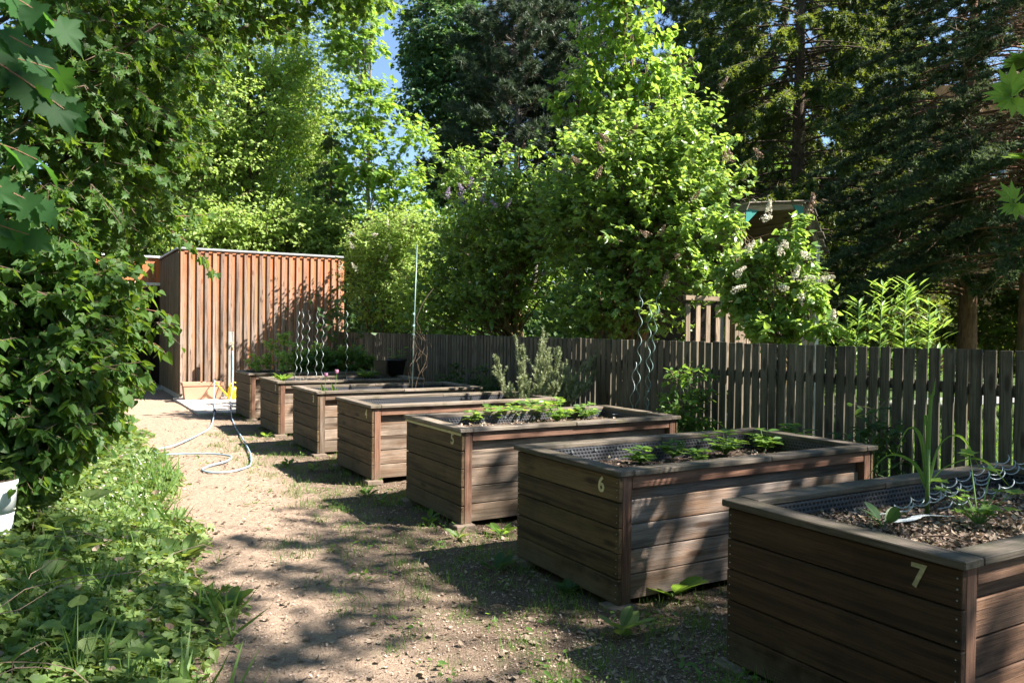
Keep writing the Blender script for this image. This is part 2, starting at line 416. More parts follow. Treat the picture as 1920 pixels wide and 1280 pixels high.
def soil_mat(name, a, b, c):
    m_, t, out = newmat(name); n = N_(t); p = n.pos()
    f = n.noise(p, 34, 8, .75); g_ = n.noise(p, 5, 4)
    col = n.ramp(f, [(.3, a), (.5, b), (.72, c)]); col = n.mix(n.fr(g_, .4, .7, 0, .5), col, a)
    n.bsdf(out, col, .95, f, 1, .02, .1); return m_
M['soil'] = soil_mat('bed_soil', (.035, .026, .02), (.085, .06, .045), (.20, .155, .12))
M['chip'] = leafmat('wood_chip', [(.12, .08, .058), (.28, .195, .145), (.48, .37, .30)], (.2, .15, .1), .05, .8, .15)
M['litter'] = leafmat('dry_leaf', [(.09, .06, .045), (.20, .14, .10), (.36, .29, .22)], (.25, .17, .1), .15, .7, .2)

def edge_x(y):
    return np.interp(y, [0, 2.5, 3.75, 5, 6.3, 7.6, 9.1, 12, 16, 20, 26], [.45, .58, .66, .86, .95, .92, 1.12, 1.15, 1.12, 1.2, 1.2])
def gz(x, y):
    x = np.asarray(x, float); y = np.asarray(y, float)
    e = edge_x(y)-x
    z = .30*np.clip(e/2.2, 0, 1)**1.4
    z = z+.010*np.sin(x*2.1+y*.7)+.010*np.sin(y*1.7-x*.9)
    return z-.012

def ground_mat(name):
    m_, t, out = newmat(name); n = N_(t); p = n.pos()
    sx = n.n('ShaderNodeSeparateXYZ'); n.l(p, sx.inputs[0]); X, Y = sx.outputs[0], sx.outputs[1]
    f1 = n.noise(p, 110, 6, .75); f2 = n.noise(p, 26, 6, .7); f3 = n.noise(p, 1.3, 5, .6); f4 = n.noise(p, 5, 5, .65)
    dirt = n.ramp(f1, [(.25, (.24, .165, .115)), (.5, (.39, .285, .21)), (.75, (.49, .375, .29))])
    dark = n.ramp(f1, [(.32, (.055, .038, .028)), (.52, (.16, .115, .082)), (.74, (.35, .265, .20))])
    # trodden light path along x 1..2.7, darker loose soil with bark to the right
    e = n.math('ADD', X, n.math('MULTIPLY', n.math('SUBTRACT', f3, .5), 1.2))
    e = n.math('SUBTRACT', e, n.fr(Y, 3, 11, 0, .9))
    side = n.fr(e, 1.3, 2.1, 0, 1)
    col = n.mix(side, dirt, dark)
    col = n.mix(n.fr(f2, .45, .7, 0, .55), col, (.12, .085, .06))
    gr = n.noise(p, 60, 5, .7); green = n.ramp(gr, [(.3, (.03, .06, .015)), (.6, (.07, .12, .03)), (.8, (.12, .17, .05))])
    col = n.mix(n.math('MULTIPLY', n.fr(f4, .52, .66, 0, .5), side), col, green)
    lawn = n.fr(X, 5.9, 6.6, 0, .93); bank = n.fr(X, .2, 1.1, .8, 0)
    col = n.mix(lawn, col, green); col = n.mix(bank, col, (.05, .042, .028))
    h = n.math('ADD', f1, f2)
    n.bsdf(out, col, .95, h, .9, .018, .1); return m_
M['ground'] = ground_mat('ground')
sc.render.film_transparent = False

# ------------------------------------------------------------------ ground
def grid(g, xs, ys, zf, mi=0):
    X, Y = np.meshgrid(xs, ys); Z = zf(X, Y); nx, ny = len(xs), len(ys)
    V = np.stack([X.ravel(), Y.ravel(), Z.ravel()], 1)
    i, j = np.meshgrid(np.arange(nx-1), np.arange(ny-1)); a = (j*nx+i).ravel()
    g.add(V, np.stack([a, a+1, a+nx+1, a+nx], 1), mi, .5)
g = G(); rr = rg(3)
xs = np.r_[-400, -120, -40, -20, np.arange(-9, 7.01, .06), 9, 14, 20, 40, 120, 400]
ys = np.r_[-400, -60, -15, -4, np.arange(0, 20.01, .06), 24, 30, 50, 120, 400]
xs = np.unique(xs); ys = np.unique(ys)
def gnoise(X, Y):
    z = gz(X, Y); near = (X > -9) & (X < 7) & (Y > 0) & (Y < 20)
    return z+np.where(near, rr.normal(0, .004, X.shape), 0)
grid(g, xs, ys, gnoise)
single('ground', g, M['ground'], (0, 0, 0), kind='structure', smooth=True)

# ------------------------------------------------------------------ foliage builders
def clumps(g, rng, C, OUT, ntwig, twl, nleaf, ls, tm, droop=.15, up=.8, mi=0, tmi=1, spread=.8, flat=.6, twr=.004, nsp=.55, curl=.15, sunb=.45, lift=0.):
    Nc = len(C); S = np.repeat(C, ntwig, 0); O = np.repeat(OUT, ntwig, 0); T = len(S)
    D = nrm(O*.7+rng.normal(size=(T, 3))*np.array([spread, spread, spread*flat])+np.array([0, 0, lift-droop]))
    L = (twl*rng.uniform(.45, 1.2, T))[:, None]; E = S+D*L
    g.sticks(S, E, twr, twr*.4, tmi)
    S2 = np.repeat(S, nleaf, 0); D2 = np.repeat(D, nleaf, 0); L2 = np.repeat(L, nleaf, 0); n = len(S2)
    t = rng.uniform(.1, 1.06, (n, 1)); P = S2+D2*L2*t
    side = nrm(np.cross(D2, np.array([0, 0, 1.])+rng.normal(size=(n, 3))*.3))*rng.choice([-1, 1], (n, 1))
    LD = nrm(D2*.55+side*.85+rng.normal(size=(n, 3))*.35+np.array([0, 0, -droop*1.6]))
    NN = nrm(np.array([0, 0, up])+rng.normal(size=(n, 3))*nsp+SUN*sunb)
    sz = ls*rng.uniform(.6, 1.25, n)
    P = P+LD*(sz*.2)[:, None]
    base = np.repeat(rng.uniform(0, .5, T), nleaf)
    g.leaves(P, LD, NN, sz, tm, np.clip(base+rng.uniform(0, .5, n), 0, 1), mi, rng, curl)

def in_ells(rng, ells, n, shell=.5):
    """points inside the crown lobes, crowded towards their rims; returns points and outward directions"""
    wgt = np.array([e[3]*e[4]*e[5] for e in ells])**.8; wgt /= wgt.sum()
    k = rng.choice(len(ells), n, p=wgt); E = np.array(ells)[k]
    d = nrm(rng.normal(size=(n, 3))); r = rng.uniform(shell**3, 1, n)**(1/3)*rng.uniform(.80, 1.10, n)*np.where(rng.uniform(0, 1, n) < .10, rng.uniform(1.05, 1.35, n), 1)
    off = d*r[:, None]; P = E[:, :3]+off*E[:, 3:6]
    return P, nrm(off/E[:, 3:6]*E[:, 3:6].mean(1, keepdims=True)+1e-6)

def curve(a, b, sag=0.0, n=6, wob=0., rng=None):
    t = np.linspace(0, 1, n)[:, None]; P = a+(b-a)*t
    P[:, 2:3] += sag*4*t*(1-t)
    if wob: P[1:-1] += rng.normal(0, wob, (n-2, 3))
    return P

def broadleaf(name, label, base, top, r0, ells, nclump, leaf, ls, tm, barkm, seed, ntwig=6, nleaf=7, twl=.5, droop=.15,
              group=None, shell=.45, nlimb=26, multi=1, cat='tree', trunkname='trunk', z0=.3, up=.8, nsp=.55, limbr=.22, flat=.6, holes=None, sunb=.45, smooth=False, lift=0.):
    rng = rg(seed); base = np.array(base, float); top = np.array(top, float)
    o = thing(name, tuple(base), label, cat, group)
    P, O = in_ells(rng, ells, nclump, shell)
    if holes is not None:
        keep = holes(P); P, O = P[keep], O[keep]
    gt = G(); axes = []
    for k in range(multi):
        b = base+(rng.normal(0, r0*1.6, 3)*[1, 1, 0] if multi > 1 else 0)
        t_ = top+(rng.normal(0, 1, 3)*[.9, .9, .3]*np.linalg.norm(top-base)*.07*(multi > 1))
        ax = curve(b, t_, 0, 12, r0*.5, rng); axes.append(ax)
        rad = r0*(1-np.linspace(0, 1, 12)**1.1*.88)*(1 if multi == 1 else rng.uniform(.5, 1))
        if multi == 1: rad[0] *= 1.35
        gt.tube(ax, rad, 9)
    H = top[2]-base[2]
    for i in range(min(nlimb, len(P))):
        p = P[i]; ax = axes[i % len(axes)]
        f = np.clip((p[2]-base[2])/max(H, .1)-rng.uniform(.12, .3), z0, .93); q = f*11; j = int(q); a = ax[j]+(ax[min(j+1, 11)]-ax[j])*(q-j)
        rl = r0*(1-f*.85)*limbr*rng.uniform(.7, 1.3)+.006
        C_ = curve(a, p, .06*np.linalg.norm(p-a)*rng.uniform(-.3, 1), 7, .03*np.linalg.norm(p-a), rng)
        gt.tube(C_, np.linspace(rl, rl*.25, 7), 5)
        q_ = P[rng.choice(len(P), min(14, len(P)), replace=False)]; dd = np.linalg.norm(q_-p, axis=1); kk = np.argsort(dd)[:3]
        gt.sticks(np.repeat(C_[4][None], len(kk), 0), q_[kk], rl*.35, rl*.15) if dd[kk].max() < 1.6 else None
    part(trunkname, gt, barkm, o, True)
    gc_ = G(); clumps(gc_, rng, P, O, ntwig, twl, nleaf, ls, tm, droop, up, nsp=nsp, flat=flat, sunb=sunb, lift=lift)
    part('crown' if cat == 'tree' else 'foliage', gc_, [leaf, M['twig']], o, smooth)
    return o, P, O

def conifer(name, label, base, H, r0, z0, Lmax, needle, barkm, seed, nbr=130, nbl=26, nn=26, nl=.07, nw=.014, style='spruce',
            up=.1, sag=.35, group=None, power=.8, bl=.22, dead=False, hang=.9, topcut=None):
    rng = rg(seed); base = np.array(base, float); o = thing(name, tuple(base), label, 'tree', group)
    gt = G(); ax = curve(base, base+[0, 0, H], 0, 12, .02*0, rng)
    gt.tube(ax, r0*(1-np.linspace(0, 1, 12)*.93), 10)
    zmax = H if topcut is None else topcut
    f = np.sort(rng.uniform(0, 1, nbr)); z = z0+(zmax-z0)*f; az = np.arange(nbr)*2.39996+rng.normal(0, .35, nbr)
    Lr = Lmax*(1-(z-z0)/(H-z0)*.97)**power*rng.uniform(.65, 1.1, nbr)
    out = np.stack([np.cos(az), np.sin(az), 0*az], 1)
    A = base+np.stack([0*z, 0*z, z], 1)
    tt = np.linspace(0, 1, 7)
    pts = A[:, None]+out[:, None]*(Lr[:, None]*tt)[..., None]
    pts[..., 2] += Lr[:, None]*(up*tt-sag*tt**2+.12*np.maximum(tt-.7, 0))
    rb = (.012+.012*Lr/Lmax*r0/.15)
    for i in range(nbr): gt.tube(pts[i], np.linspace(rb[i], .004, 7), 4, cap=False)
    part('trunk', gt, barkm, o, True)
    S, D, L = [], [], []
    for i in range(nbr):
        nb = max(4, int(nbl*Lr[i]/Lmax)); t = rng.uniform(.12 if not dead else .35, 1, nb)**.8; q = t*6; j = np.clip(q.astype(int), 0, 5); fr_ = (q-j)[:, None]
        p = pts[i][j]*(1-fr_)+pts[i][j+1]*fr_
        side = np.array([-out[i][1], out[i][0], 0])[None]*rng.choice([-1, 1], (nb, 1))
        if style == 'spruce': d = nrm(side*rng.uniform(.25, .9, (nb, 1))+out[i]*.45+np.array([0, 0, -hang])*rng.uniform(.3, 1.3, (nb, 1)))
        elif style == 'pine': d = nrm(side*.7+out[i]*.5+np.array([0, 0, .5])+rng.normal(0, .35, (nb, 3)))
        else: d = nrm(side*.9+out[i]*.6+np.array([0, 0, .0])+rng.normal(0, .18, (nb, 3)))
        S.append(p); D.append(d); L.append(bl*Lmax*(1.15-t*.7)*rng.uniform(.5, 1.2, nb)*(.5+.5*Lr[i]/Lmax))
    S = np.concatenate(S); D = np.concatenate(D); L = np.concatenate(L)[:, None]
    gn = G(); gn.sticks(S, S+D*L, .006, .003, 1)
    n = len(S); S2 = np.repeat(S, nn, 0); D2 = np.repeat(D, nn, 0); L2 = np.repeat(L, nn, 0)
    if style == 'pine': t = rng.uniform(.55, 1.0, (n*nn, 1))
    else: t = rng.uniform(.05, 1.02, (n*nn, 1))
    P = S2+D2*L2*t+rng.normal(0, .008, (n*nn, 3))
    ND = nrm(D2*(.8 if style != 'pine' else .35)+nrm(rng.normal(size=(n*nn, 3)))*.85)
    V = np.stack([rng.normal(size=n*nn)]*3, 1)*0+rng.normal(size=(n*nn, 3))
    tv = L_TRI[0]*[nw/nl, 1, 1]
    base_r = np.repeat(rng.uniform(0, .6, n), nn)
    gn.leaves(P, ND, V, nl*rng.uniform(.6, 1.3, n*nn), (tv, L_TRI[1]), np.clip(base_r+rng.uniform(0, .4, n*nn), 0, 1))
    part('crown', gn, [needle, M['dead_twig']], o)
    if dead:
        gd = G(); nd = 900
        i = rng.integers(0, nbr, nd); t = rng.uniform(.05, .7, nd); q = t*6; j = q.astype(int); fr_ = (q-j)[:, None]
        p = pts[i, j]*(1-fr_)+pts[i, np.minimum(j+1, 6)]*fr_; d = nrm(rng.normal(size=(nd, 3))*[1, 1, .7]+out[i]*.5)
        e = p+d*rng.uniform(.15, .6, (nd, 1)); gd.sticks(p, e, .006, .002)
        k = 5; p2 = np.repeat(p, k, 0); e2 = np.repeat(e, k, 0); u_ = rng.uniform(.3, 1, (nd*k, 1)); s_ = p2+(e2-p2)*u_
        gd.sticks(s_, s_+nrm(rng.normal(size=(nd*k, 3)))*rng.uniform(.05, .22, (nd*k, 1)), .0035, .0015)
        part('dead_branches', gd, M['dead_twig'], o)
    return o

def panicles(o, rng, P, O, matl, h=.14, name='flower_cluster', nfl=110, label=None):
    for p, d in zip(P, O):
        g = G(); d = nrm(np.array(d)*.6+[0, 0, .8]); n = nfl; t = rng.uniform(0, 1, n)
        r = h*.36*(1-t*.75); a = nrm(rng.normal(size=(n, 3)))
        pos = p+d*(h*t)[:, None]+a*r[:, None]
        g.leaves(pos-a*.006, nrm(np.cross(a, rng.normal(size=(n, 3)))), a, rng.uniform(.018, .028, n), L_DIAM, None, 0, rng)
        g.sticks(p[None], (p+d*h)[None], .003, .001)
        q = part(name, g, matl, o)
        if label: q['label'] = label

def rosette(name, label, c, n, stalk, ls, tm, leaf, seed, cat='plant', group=None, lean=.5, leaflets=1, up=.5, stemm='stem_green', droop=.3, r=.003):
    """stalks from a crown with one or three leaflets each"""
    rng = rg(seed); c = np.array(c, float); o = thing(name, tuple(c), label, cat, group)
    az = np.arange(n)*2.39996+rng.normal(0, .4, n); ln = rng.uniform(.15, 1, n)*lean
    d = nrm(np.stack([np.cos(az)*ln, np.sin(az)*ln, np.full(n, 1.-lean*.55)], 1)); L = stalk*rng.uniform(.22, 1.15, n)[:, None]
    gs = G(); mid = c+d*L*.6; tip = c+d*L+np.array([0, 0, -.12])*L*ln[:, None]
    gs.sticks(np.repeat(c[None], n, 0), mid, r, r*.8); gs.sticks(mid, tip, r*.8, r*.5); part('stem', gs, M[stemm], o)
    gl = G(); out = np.stack([np.cos(az), np.sin(az), 0*az], 1)
    for k in range(leaflets):
        a2 = az+(k-(leaflets-1)/2)*1.5 if leaflets > 1 else az
        o2 = np.stack([np.cos(a2), np.sin(a2), 0*a2], 1)
        gl.leaves(tip, nrm(o2+[0, 0, up]-np.array([0, 0, droop])*ln[:, None]), nrm(np.array([0, 0, 1.])-o2*.4+rng.normal(0, .38, (n, 3))),
                  ls*rng.uniform(.6, 1.2, n), tm, None, 0, rng, .3)
    part('leaves', gl, M[leaf], o); return o

def helix(g, a, b, rad, pitch, wr, n=6, ph=0., sides=6, mi=0, hand=1):
    a, b = np.array(a, float), np.array(b, float); L = np.linalg.norm(b-a); k = int(L/pitch*14)
    t = np.linspace(0, 1, k); d = nrm(b-a); u = nrm(np.cross(d, [.3, .9, .1])); v = np.cross(d, u)
    rr_ = rad*np.minimum(1, np.minimum(t*8, 1))
    P = a+(b-a)*t[:, None]+rr_[:, None]*(np.cos(t*L/pitch*2*np.pi+ph)[:, None]*u+hand*np.sin(t*L/pitch*2*np.pi+ph)[:, None]*v)
    g.tube(P, wr, sides, mi)
def onz(px, py, z):
    d = CF*F_PX+CR*(px-960)+CU*(640-py); return np.array([0, 0, HC])+d*((z-HC)/d[2])
def onx(px, py, X):
    d = CF*F_PX+CR*(px-960)+CU*(640-py); return np.array([0, 0, HC])+d*(X/d[0])

# ------------------------------------------------------------------ hut
hut = thing('wooden_shed', (2.44, 18.46, 0), 'shed of orange and grey vertical boards with a thin pale metal roof edge', 'shed')
g = G(); X0, X1, Y0 = 2.44, 6.0, 18.46; rr = rg(11)
p_ = .1665; x = X0+.012
while x < X1-.05:      # back board and, over its left part, a proud batten
    g.box((x+p_/2, Y0+.020, 1.66), (p_-.004, .022, 3.10), 2, .002, rng=rr)
    g.box((x+.050, Y0-.008, 1.66+rr.normal(0, .004)), (.078, .034, 3.10), 2, .003, rng=rr, mi=1)
    x += p_
part('front_wall', g, [M['wood_hut_red'], M['wood_hut']], hut)
g = G(); y = Y0+.02
while y < 21.75:
    g.box((X0+.010, y+.062, 1.66), (.022, .118, 3.10), 2, .002, rng=rr); g.box((X0-.006, y+.03, 1.66), (.02, .045, 3.10), 2, .002, rng=rr); y += .125
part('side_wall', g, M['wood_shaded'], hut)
g = G(); g.box(((X0+X1)/2, 21.4, 1.63), (X1-X0-.10, 5.7, 3.14), 0, .0); part('body', g, M['dark_int'], hut)
g = G(); g.box(((X0+X1)/2, Y0+.045, .05), (X1-X0-.02, .05, .22), 0); g.box((X0+.035, 20.15, .07), (.05, 3.3, .24), 1); part('plinth', g, M['concrete'], hut)
g = G(); g.box(((X0+X1)/2+.02, Y0-.055, 3.262), (X1-X0+.12, .012, .040), 0); g.box((X0-.045, 21.4, 3.262), (.012, 5.9, .040), 1)
part('roof_edge', g, M['roof_metal'], hut)
g = G(); g.box(((X0+X1)/2+.02, 21.4, 3.255), (X1-X0+.10, 5.88, .06), 0); part('roof', g, M['wood_dark'], hut)
# lower wing set back to the left, over an open porch
g = G(); x = -2.4
while x < X0-.05:
    g.box((x+.06, 21.80, 2.96), (.112, .022, .62), 2, .002, rng=rr); x += .118
part('porch_cladding', g, M['wood_hut_red'], hut)
g = G(); g.box((0, 21.78, 3.30), (4.86, .10, .045), 0); g.box((0, 21.76, 2.62), (4.86, .06, .07), 0); part('porch_trim', g, M['white_metal'], hut)
g = G(); g.box((0, 21.85, 2.50), (4.84, .12, .16), 0); g.box((.02, 23.4, 2.52), (4.8, 2.9, .06), 0); g.box((.02, 23.4, 3.22), (4.8, 3.0, .06), 0)
part('porch_beam', g, M['wood_dark'], hut)
g = G(); x = -2.4
while x < X0: g.box((x+.08, 24.6, 1.3), (.15, .03, 2.5), 2, .002, rng=rr); x += .155
g.box((-2.45, 23.2, 1.3), (.06, 2.8, 2.5), 2); part('porch_back_wall', g, M['wood_dark'], hut)
g = G(); g.box((1.55, 24.55, 1.1), (.8, .04, 2.1), 2); part('dark_doorway', g, M['dark_int'], hut)  # dark sheet standing in for the shade inside the door opening
g = G()
for i in range(17):
    for j in range(12): g.box((-2.3+i*.3+.1, 21.4+j*.27, .015), (.29, .26, .05), 0, .004, rng=rr)
part('porch_floor', g, M['concrete'], hut)
be = thing('bench', (1.9, 22.4, .04), 'dark wooden bench standing in the porch of the shed', 'bench')
g = G(); g.box((1.75, 22.4, .47), (1.2, .34, .04), 0); part('seat', g, M['wood_dark'], be)
for dx in (-.5, .5):
    for dy in (-.12, .12):
        g = G(); g.box((1.75+dx, 22.4+dy, .245), (.05, .05, .41), 2); part('leg', g, M['wood_post'], be)
g = G(); rr = rg(13)
for i in range(4):
    for j in range(7): g.box((2.33+.21+i*.42, 15.12+.24+j*.485, -.002+rr.normal(0, .002)), (.41, .475, .05), 0, .006, rng=rr)
single('paving', g, M['paver'], (0, 0, 0), kind='structure')

# ------------------------------------------------------------------ raised planters
BOX = {1: (2.915, 13.777), 2: (2.861, 11.621), 3: (2.846, 9.637), 4: (2.847, 7.730), 5: (2.831, 5.648), 6: (2.778, 3.553), 7: (2.782, 1.592)}
PW, PL, PH = 1.1716, 2.3228, .80
DESC = {1: 'farthest raised wooden planter, in front of the shed, with tomato plants', 2: 'raised wooden planter numbered 2 with wavy metal stakes standing in it',
        3: 'raised wooden planter numbered 3 with two pink tulips and a tall green pole', 4: 'raised wooden planter numbered 4 with the rosemary bush at its far end',
        5: 'raised wooden planter numbered 5 with strawberry plants and a pale strip under its rim', 6: 'raised wooden planter numbered 6 with strawberries against black dimpled lining',
        7: 'dark brown raised wooden planter numbered 7 nearest the camera, with dry mulch'}
SOILZ = {1: .74, 2: .74, 3: .66, 4: .55, 5: .69, 6: .64, 7: .675}
def number_mesh(o, ch, X, Y, Z, size, matl):
    cu = bpy.data.curves.new('number', 'FONT'); cu.body = ch; cu.size = size; cu.extrude = .0012; cu.offset = size*.022
    cu.align_x = 'CENTER'; cu.align_y = 'CENTER'
    t = bpy.data.objects.new('tmp', cu); COL.objects.link(t); bpy.context.view_layer.update()
    me = bpy.data.meshes.new_from_object(t.evaluated_get(bpy.context.evaluated_depsgraph_get()))
    bpy.data.objects.remove(t); me.name = 'number'
    og = ORG[o.name]
    Rm = Matrix(((0, 0, -1, X-og[0]), (-1, 0, 0, Y-og[1]), (0, 1, 0, Z-og[2]), (0, 0, 0, 1)))
    me.transform(Rm); me.materials.clear(); me.materials.append(matl)
    a = bpy.data.objects.new('number', me); COL.objects.link(a); a.parent = o; ORG[a.name] = og; return a
for k, (bx, by) in BOX.items():
    rr = rg(100+k); dk = k >= 7
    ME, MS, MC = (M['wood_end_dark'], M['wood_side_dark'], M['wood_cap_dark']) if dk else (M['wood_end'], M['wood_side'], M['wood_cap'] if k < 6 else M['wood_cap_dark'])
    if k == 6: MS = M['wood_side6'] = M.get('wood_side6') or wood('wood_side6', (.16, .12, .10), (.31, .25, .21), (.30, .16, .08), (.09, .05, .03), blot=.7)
    o = thing('raised_planter', (bx, by, 0), DESC[k], 'planter', 'raised wooden planters in a row')
    W_, L_ = PW, PL; c = .022; bw = .140
    for side, xx in ((0, bx+c+.015), (1, bx+L_-c-.015)):
        g = G()
        for i in range(5):
            g.box((xx+rr.normal(0, .0012), by+W_/2, .035+.146*i+bw/2), (.028, W_-2*c+rr.normal(0, .002), bw-.0), 1, .0035, rng=rr, rot=[[1, 0, 0], [0, 1, -1*(q_ := rr.normal(0, .003))], [0, q_, 1]])
        part('end_panel', g, ME, o)
    for side, yy, s in ((0, by+c, 1), (1, by+W_-c, -1)):
        g = G(); xa, xb = bx+c+.03+.072, bx+L_-c-.03-.072
        for i in range(4): g.box(((xa+xb)/2, yy+s*.058+rr.normal(0, .001), .035+.146*i+bw/2), (xb-xa-.004, .026, bw), 0, .0035, rng=rr, rot=[[1, 0, -1*(q_ := rr.normal(0, .0013))], [0, 1, 0], [q_, 0, 1]])
        g.box(((xa+xb)/2, yy+s*.075, .655), (xb-xa-.004, .022, .085), 0, .003, rng=rr)
        part('side_panel', g, MS, o)
        g = G(); g.box(((xa+xb)/2, yy+s*.022, .728), (xb-xa-.002, .036, .072), 0, .003, rng=rr); part('top_rail', g, M['wood_post'] if k in (4, 5, 6) else MS, o)
        for xx in (bx+c+.03+.036, bx+L_-c-.03-.036):
            g = G(); g.box((xx, yy+s*.036, .383), (.068, .068, .766), 2, .004, rng=rr); part('corner_post', g, M['wood_post'] if k != 3 else MS, o)
    g = G(); cw = .118; zt = PH-.016
    g.box((bx+cw/2, by+W_/2, zt), (cw, W_, .032), 1, .004, rng=rr); g.box((bx+L_-cw/2, by+W_/2, zt+.001), (cw, W_, .032), 1, .004, rng=rr)
    hl = (L_-2*cw)/2; sp = hl*rr.uniform(.8, 1.2)
    for yy in (by+cw/2, by+W_-cw/2):
        a = bx+cw+.0015
        for ln in (sp, 2*hl-sp):
            g.box((a+ln/2, yy+rr.normal(0, .001), zt+rr.normal(0, .0012)), (ln-.003, cw, .032), 0, .004, rng=rr); a += ln
    part('rim', g, MC, o)
    # lining
    g = G(); xi, xj, yi, yj, zb, zu = bx+.112, bx+L_-.112, by+.112, by+W_-.112, .35, .768
    for (a, b_, inn) in (((xi, yi), (xj, yi), (0, 1)), ((xj, yi), (xj, yj), (-1, 0)), ((xj, yj), (xi, yj), (0, -1)), ((xi, yj), (xi, yi), (1, 0))):
        ln = math.hypot(b_[0]-a[0], b_[1]-a[1]); nn_ = max(8, int(ln/.05)); t = np.linspace(0, 1, nn_); zz = np.linspace(zb, zu, 9)
        T, Z = np.meshgrid(t, zz); wv = (.006+.010*np.sin(T*ln*5+rr.uniform(0, 9))*np.sin(Z*9))*(1-(Z-zb)/(zu-zb)*.6)
        V = np.stack([(a[0]+(b_[0]-a[0])*T+inn[0]*wv).ravel(), (a[1]+(b_[1]-a[1])*T+inn[1]*wv).ravel(), Z.ravel()], 1)
        i, j = np.meshgrid(np.arange(nn_-1), np.arange(8)); q = (j*nn_+i).ravel()
        g.add(V, np.stack([q, q+nn_, q+nn_+1, q+1], 1), 0, .5, np.stack([(T*ln).ravel(), Z.ravel(), 0*Z.ravel()], 1))
    part('liner', g, M['liner'], o, True)
    # soil with a rough surface and debris lying in it
    g = G(); zs = SOILZ[k]; ns = 90 if k >= 5 else 40
    grid(g, np.linspace(xi+.008, xj-.008, ns), np.linspace(yi+.008, yj-.008, ns//2), lambda X, Y: zs+.018*np.sin(X*5+k)*np.sin(Y*4+k)+rr.normal(0, .006, X.shape))
    nd = 5200 if k == 7 else 420
    P = np.stack([rr.uniform(xi+.02, xj-.02, nd), rr.uniform(yi+.02, yj-.02, nd), np.zeros(nd)], 1)
    P[:, 2] = zs+.018*np.sin(P[:, 0]*5+k)*np.sin(P[:, 1]*4+k)+rr.uniform(0, .02, nd)
    D = nrm(rr.normal(size=(nd, 3))*[1, 1, .25]); Nn = nrm(np.array([0, 0, 1.])+rr.normal(size=(nd, 3))*.45)
    g.leaves(P[:nd//2], D[:nd//2], Nn[:nd//2], rr.uniform(.015, .045, nd//2), L_CURL, None, 1, rr); g.leaves(P[nd//2:], D[nd//2:], Nn[nd//2:], rr.uniform(.008, .035, nd-nd//2), L_CHIP, None, 2, rr)
    part('soil', g, [M['soil'], M['litter'], M['chip']], o)
    if k > 1: number_mesh(o, str(k), bx+c-.0012, by+c+.165, .694, .125 if k != 6 else .125, M['number_paint'] if k < 7 else M['number_dull'])
    for (fx, fy) in ((bx+.05, by+.06), (bx+.05, by+W_-.06), (bx+L_-.1, by+.06)):
        g = G(); g.box((fx, fy-.01, .005), (.17, .15, .05), 0, .006, rng=rr); part('foot', g, M['brick'], o)
    if k == 5:
        g = G(); g.box((bx+c-.006, by+W_/2, .752), (.010, W_-2*c, .022), 1); part('trim_strip', g, M['number_paint'], o, label='pale yellow strip under the rim')
    if k in (4, 6, 7):
        g = G()
        for i in range(5):
            for fz in (.03, .07, .11):
                for yy in (by+c+.018, by+W_-c-.018):
                    z_ = .035+.146*i+fz; g.tube([(bx+c-.0012, yy, z_), (bx+c+.004, yy, z_)], .0032, 6)
        part('nails', g, M['galv'], o)
    if k in (5, 6):
        g = G()
        for i in range(11):
            xx = xi+.1+i*.2; g.tube([(xx, yj-.012, .74), (xx, yj+.002, .742)], .009, 8)
        part('liner_pins', g, M['galv'], o)

# ------------------------------------------------------------------ fence
FX, FH = 5.84, 1.49
fe = thing('picket_fence', (FX, 2, 0), 'long grey brown picket fence running behind the row of planters', 'fence')
variants = []
for i in range(14):
    rr = rg(200+i); g = G()
    ang = rr.normal(0, .004); Rz = [[1, 0, 0], [0, math.cos(ang), -math.sin(ang)], [0, math.sin(ang), math.cos(ang)]]
    g.box((0, 0, FH/2+.02), (.022, .084+rr.normal(0, .0015), FH-.04+rr.normal(0, .004)), 2, .003, rot=Rz, rng=rr); variants.append(mesh(g, 'picket', M['wood_fence']))
ys_ = [1.20+i*.1045 for i in range(166)]; rr = rg(7)
order = [y for y in ys_ if y < 18.42]
far = G()
for i, y in enumerate(order):
    if 8 <= i < 108:
        p = bpy.data.objects.new('picket', variants[rr.integers(0, 14)]); COL.objects.link(p); p.parent = fe
        p.location = (rr.normal(0, .002), y-2+rr.normal(0, .002), rr.normal(0, .003)); ORG[p.name] = (0, 0, 0)
    else: far.box((FX, y, FH/2+.02), (.022, .084, FH-.04+rr.normal(0, .006)), 2, .003, rng=rr)
q = part('picket_row', far, M['wood_fence'], fe); q['kind'] = 'stuff'
for z in (.38, 1.20):
    g = G(); yy = -1
    while yy < 18.4:
        ln = min(2.5, 18.4-yy); g.box((FX+.034, yy+ln/2, z), (.042, ln-.006, .085), 1, .004, rng=rr); yy += 2.5
    part('rail', g, M['wood_fence'], fe)
yy = .2
while yy < 18.4:
    g = G(); g.box((FX+.10, yy, .66), (.085, .085, 1.36), 2, .004, rng=rr); part('post', g, M['wood_fence'], fe); yy += 2.5

